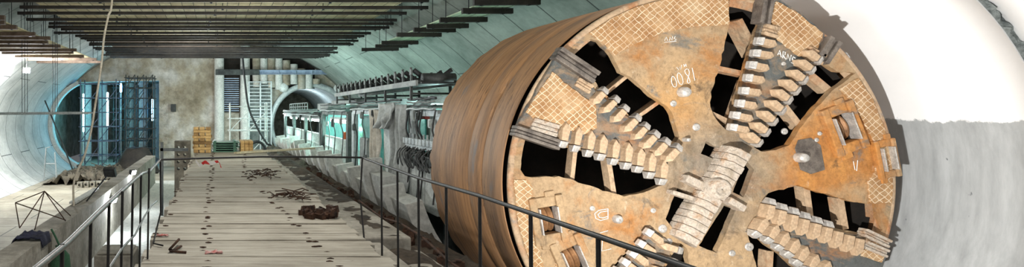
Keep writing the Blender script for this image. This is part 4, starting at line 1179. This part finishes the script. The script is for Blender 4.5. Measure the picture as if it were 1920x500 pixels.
mb = MB(); mb.box(ex(484),ex(624),YE-1.4,YE-1.0,ez(141),ez(140)); mb.box(ex(484),ex(624),YE-1.4,YE-1.0,ez(134),ez(133)); mb.box(ex(484),ex(624),YE-1.25,YE-1.18,ez(140),ez(134))
part(mb,'girder',M['blue_steel'],t)
for x in (490,520,550,580,610):
    mb = MB(); mb.box(ex(x)-.03,ex(x)+.03,YE-1.39,YE-1.02,ez(140),ez(134)); part(mb,'stiffener',M['blue_steel'],t)
mb = MB(); mb.box(ex(404),ex(484),YE-1.5,YE-1.1,ez(142),ez(133)); mb.box(ex(404),ex(484),YE-1.45,YE-1.15,ez(134),ez(132))
tag(mb.build('waler_beam', M['dark_steel']), 'dark steel beam across the tall piles over the louvre', 'beam')
for k, (x, y, r) in enumerate(((531,164,.42),(632,166,.36))):
    mb = MB(); mb.lathe([(.02,-.75),(r*.7,-.72),(r,-.5),(r,0)], (ex(x),YE,ez(y)), 'Y', 20)
    tag(mb.build('capped_pipe', M['white_paint']), ('round white pipe cap beside the steel shutter','round white pipe cap at the vault end of the ring')[k], 'cap')
mb = MB(); mb.box(ex(404),ex(590),YE-.025,YE-.005,ez(166),E+4.6)  # dark colour stands in for the shade between the piles
tag(mb.build('shade_panel', M['mud_shade_dark']), 'dark sheet painting the shaded gap behind the round piles above the ringed tunnel mouth', 'panel')
# louvre
t = thing('louvre_panel', (ex(432),YE-.2,ez(210)), 'dark barred louvre panel between the tall piles', 'louvre')
mb = MB(); mb.box(ex(418),ex(449),YE-.2,YE+.02,ez(210),ez(143)); part(mb,'frame',M['mud_shade_dark'],t)
mb = MB()
for k in range(16): mb.box(ex(419),ex(448),YE-.27,YE-.2,ez(208-k*4),ez(206.6-k*4))
part(mb,'slats',M['blue_steel'],t)
# steel shutter
t = thing('steel_shutter', (ex(488),YE-.6,0), 'pale ribbed steel shutter panel beside the ringed tunnel mouth', 'shutter')
mb = MB(); mb.box(ex(466),ex(508),YE-.55,YE-.45,0,ez(154)); part(mb,'sheet',M['gantry_dark'],t)
mb = MB()
for k in range(14): mb.box(ex(466),ex(508),YE-.78,YE-.55,ez(238-k*6.4),ez(236.6-k*6.4))
part(mb,'rib',M['pale_steel'],t)
for x in (466,487,507):
    mb = MB(); mb.box(ex(x)-.06,ex(x)+.06,YE-.82,YE-.55,0,ez(153)); part(mb,'upright',M['pale_steel'],t)
mb = MB(); mb.box(ex(418)+.05,ex(449)-.05,YE-.5,YE-.005,0.005,ez(212))
tag(mb.build('concrete_plinth', M['concrete'],None,.03), 'grey concrete plinth below the dark louvre', 'plinth')
mb = MB(); mb.box(ex(321),ex(330),YE-.45,YE+.02,ez(209),ez(195)); mb.box(ex(322),ex(329),YE-.5,YE-.45,ez(206),ez(198))
tag(mb.build('junction_box', M['dark_steel'],None,.01), 'small dark box fixed on the bare shotcrete end wall', 'box')
# tubular scaffold by the shutter
def scaffold(x0,x1,y0,y1,z0,z1,nx,nl,mat,label,r=.03,brace=True,cat='scaffold'):
    t = thing('scaffold_tower', ((x0+x1)/2,(y0+y1)/2,z0), label, cat)
    for i in range(nx+1):
        for y in (y0,y1):
            x = x0+(x1-x0)*i/nx; mb = MB(); mb.tube([(x,y,z0),(x,y,z1)],r,6); part(mb,'upright',M[mat],t)
    for l in range(nl):
        z = z0+(z1-z0)*(l+1)/(nl+.3)
        for y in (y0,y1): 
            mb = MB(); mb.tube([(x0-.15,y,z),(x1+.15,y,z)],r*.9,6); part(mb,'ledger',M[mat],t)
        mb = MB()
        for i in range(nx+1): x = x0+(x1-x0)*i/nx; mb.tube([(x,y0,z),(x,y1,z)],r*.9,6)
        part(mb,'transom',M[mat],t)
    if brace:
        for i in range(nx):
            xa = x0+(x1-x0)*i/nx; xb = x0+(x1-x0)*(i+1)/nx
            for l in range(0,nl,2):
                za = z0+(z1-z0)*l/(nl+.3); zz = z0+(z1-z0)*(l+1.6)/(nl+.3); mb = MB(); mb.tube([(xa,y0,za),(xb,y0,min(zz,z1))],r*.8,6); part(mb,'brace',M[mat],t)
    return t
scaffold(1.0,3.6,41.5,43,0,E+.5,2,6,'white_paint','white tubular scaffold in front of the steel shutter',.045)
# dangling black hose and reel
mb = MB(); mb.tube(spline([W(455,108,40),W(459,150,40),W(466,200,40),W(482,238,40),W(500,268,40),Vector((3.8,40,E-2.6)),Vector((4.0,40,0.05))]), .075, 7)
tag(mb.build('drain_hose', M['rubber']), 'thick black hose sweeping past the steel shutter to the tunnel mouth', 'hose')
mb = MB()
for k in range(3): mb.lathe([(.5+.08*math.cos(q*PI/3), .08*math.sin(q*PI/3)+k*.15) for q in range(7)], (2.45,35,E-2.4), 'Y', 24)
mb.box(2.0,2.9,34.7,35.3,0,E-2.49)
tag(mb.build('hose_coil', M['rubber']), 'coiled black hose beside the foot of the ringed tunnel mouth', 'hose')

# ------------------------------------------------------------------ scaffolding and clutter in the blue-lit opening
scaffold(-11.0,-8.1,47.6,49.2,0.02,E+2.5,2,6,'blue_grey','blue scaffold tower standing in the tunnel opening',.05)
scaffold(-7.4,-5.2,48.2,49.8,0.02,E+2.9,3,9,'dark_steel','dark dense scaffold tower beside the end wall corner',.045)
scaffold(-9.6,-6.4,55,56.5,0.0,E+2.4,3,7,'dark_steel','dim scaffold tower deep inside the blue-lit chamber',.05)
mb = MB(); mb.tube([W(84,188,46),W(112,255,46),Vector((W(138,318,46).x,46,.02))], .06, 7)
tag(mb.build('leaning_pole', M['dark_steel']), 'dark pole leaning against the curved lining by the pale ring', 'pole')
for k, (x, r, y) in enumerate(((-12.6,.5,57),(-11.2,.45,58),(-8.7,.5,59.5),(-7.2,.55,57.5),(-6.0,.5,60))):
    mb = MB(); mb.lathe([(r,0),(r,7.6)], (x,y,0),'Z',20)
    o = mb.build('column_%d' % (k+1), M['concrete_pale']); struct(o, '%s round concrete column from the pale ring in the blue-lit chamber' % ORD[k], 'column')
for k, (x, y, z0, z1) in enumerate(((-9.9,53.5,E-1.5,E+1.6),(-8.6,53,E+1.6,E+2.4),(-12.2,54,E-2,E+1.5),(-5.9,54.5,E-1.0,E+1))):
    t = thing('tube_lamp', (x,y,z0), '%s glowing blue-green tube lamp from the pale ring behind the scaffolding' % ORD[[1,2,0,3][k]], 'lamp', 'chamber tube lamps')
    mb = MB(); mb.box(x-.1,x+.1,y+.06,y+.16,z0,z1); mb.tube([(x,y+.1,z0),(x,y+.1,0.0)],.03,5); f = part(mb,'tray',M['white_paint'],t)
    mb = MB(); mb.tube([(x,y,z0),(x,y,z1)],.06,8); part(mb,'tube',M['glow_blue'],t)
    glow('tube_glow', (x,y-.3,(z0+z1)/2), 300 if k < 2 else 220, (.12,.45,1) if k%2 else (.15,.85,1), .4)
mb = MB(); n_ = 22; vs = []
for j in range(n_+1):
    for i in range(n_+1):
        u, v = i/n_*2-1, j/n_*2-1; e = max(0, 1-(u*u+v*v)**.5)
        vs.append((-6.3+u*1.8, 46.6+v*1.4, .0+1.9*min(1,e*2)**.8 + .3*e*noise.noise((u*3,v*3,5))))
mb.add(vs, [(j*(n_+1)+i,j*(n_+1)+i+1,(j+1)*(n_+1)+i+1,(j+1)*(n_+1)+i) for j in range(n_) for i in range(n_)], True)
tag(mb.build('covered_heap', M['beam']), 'dark covered heap at the foot of the dense scaffold', 'heap')
mb = MB(); heap(mb, -11.4, -6, 38.2, 45, .0, .75, 40, 40, 21)
rnd = random.Random(5)
for k in range(110):
    a = Vector((rnd.uniform(-10.4,-6.5), rnd.uniform(39,44.4), rnd.uniform(.25,.8))); b = a + Vector((rnd.uniform(-.9,.9),rnd.uniform(-.7,.7),rnd.uniform(-.2,.3)))
    mb.tube([a,b], rnd.uniform(.02,.05), 5)
tag(mb.build('rubble', M['concrete_dark']), 'heap of broken rubble and bars below the blue scaffold tower', 'rubble', kind='stuff')
mb = MB(); mb.tube([(-11.9,40.5,.02),(-11.7,40.4,2.3),(-11.4,40.3,2.35)],.05,6); mb.tube([(-11.0,40.5,.02),(-11.1,40.4,2.0)],.05,6); mb.tube([(-11.9,40.5,1.2),(-11.0,40.5,1.2)],.05,6)
tag(mb.build('pipe_trestle', M['pale_steel']), 'bent pipe frame beside the rubble in the tunnel opening', 'frame')

# ------------------------------------------------------------------ light
t = floodlight((3.6, 4.3, E-2.8), (12, 8.9, E+.1), .45, 'floodlight on a stand in the trench in front of the cutterhead', 4350, (1,.98,.94), soft=.08, spot=2.3)
mb = MB(); mb.tube([(3.5,4.2,E-2.9),(3.5,4.2,1.0)],.03,7)
for a in (.3, 2.4, 4.5): mb.tube([(3.5,4.2,1.05),(3.5+.5*math.cos(a),4.2+.5*math.sin(a),.02)],.02,6)
part(mb, 'stand', M['lamp_body'], t)
glow('walkway_fill', (-1.2, -.5, E+2.2), 820, (1,.97,.93), .5)  # added fill over the near walkway, no fixture
glow('hall_fill', (1.5, 20, E+2.0), 330, (.95,1,.98), .5)  # hall fills: bare point lights added to lift the hall
glow('hall_fill', (-1.0, 34, E+1.6), 850, (.93,1,.98), .5)
glow('hall_fill', (2.2, 44, E+1.0), 560, (.8,1,1), .4)
glow('hall_fill', (-2.5, 43, E+1.0), 560, (1,.98,.92), .3)
glow('vault_fill', (7.4, 40, E+1.9), 130, (.75,1,.95), .4)  # vault fills: added light along the vault, without lamp bodies
glow('vault_fill', (7.3, 22, E+1.6), 70, (.85,1,.95), .4)
glow('pile_fill', (7.0, 48.6, E+5.2), 700, (.85,1,1), .3)  # added to brighten the piles, no lamp there
glow('deck_fill', (.3, 8.6, E+3.0), 680, (1,.97,.92), .4)  # added fill for deck and shield, no lamp hangs here
glow('bay_fill', (7.4, 15.2, E-.1), 90, (.75,1,.95), .15)  # bay fills: added to brighten the near gantry bays
glow('bay_fill', (7.2, 19.2, E+.0), 110, (.65,1,.93), .15)
glow('portal_fill', (4.6, 46.5, E-.3), 330, (.8,1,.98), .3)  # added to brighten the ring at the tunnel mouth
glow('tunnel_lamp', (8.6, 56, E+.6), 260, (.7,.9,1), .3)
floodlight((-2.6, 14.5, E-1.5), (-.4, 24.5, ZC), .3, 'added fill floodlight on a post beside the parapet aimed up at the canopy boards', 800, (1,.97,.9), arm=(-3.2,14.5,PZ), soft=.15, spot=1.9)  # added floodlight, put in to brighten the canopy boards
w = bpy.data.worlds.new('world'); bpy.context.scene.world = w; w.use_nodes = True
w.node_tree.nodes['Background'].inputs[0].default_value = (.9,.95,1,1); w.node_tree.nodes['Background'].inputs[1].default_value = .12

# ------------------------------------------------------------------ camera
cam = bpy.data.cameras.new('camera'); co = bpy.data.objects.new('camera', cam); C.objects.link(co)
co.location = (0,0,E); co.rotation_euler = (PI/2,0,0)
cam.sensor_width = 36; cam.lens = F/1920*36
cam.shift_x = (960-VX)/1920; cam.shift_y = -(250-VY)/1920
cam.clip_start = .05; cam.clip_end = 300
sc = bpy.context.scene; sc.camera = co
sc.view_settings.view_transform = 'Standard'; sc.view_settings.look = 'None'; sc.view_settings.gamma = 1; sc.view_settings.use_curve_mapping = False
sc.view_settings.exposure = 0
sc.cycles.max_bounces = 6; sc.cycles.use_denoising = True
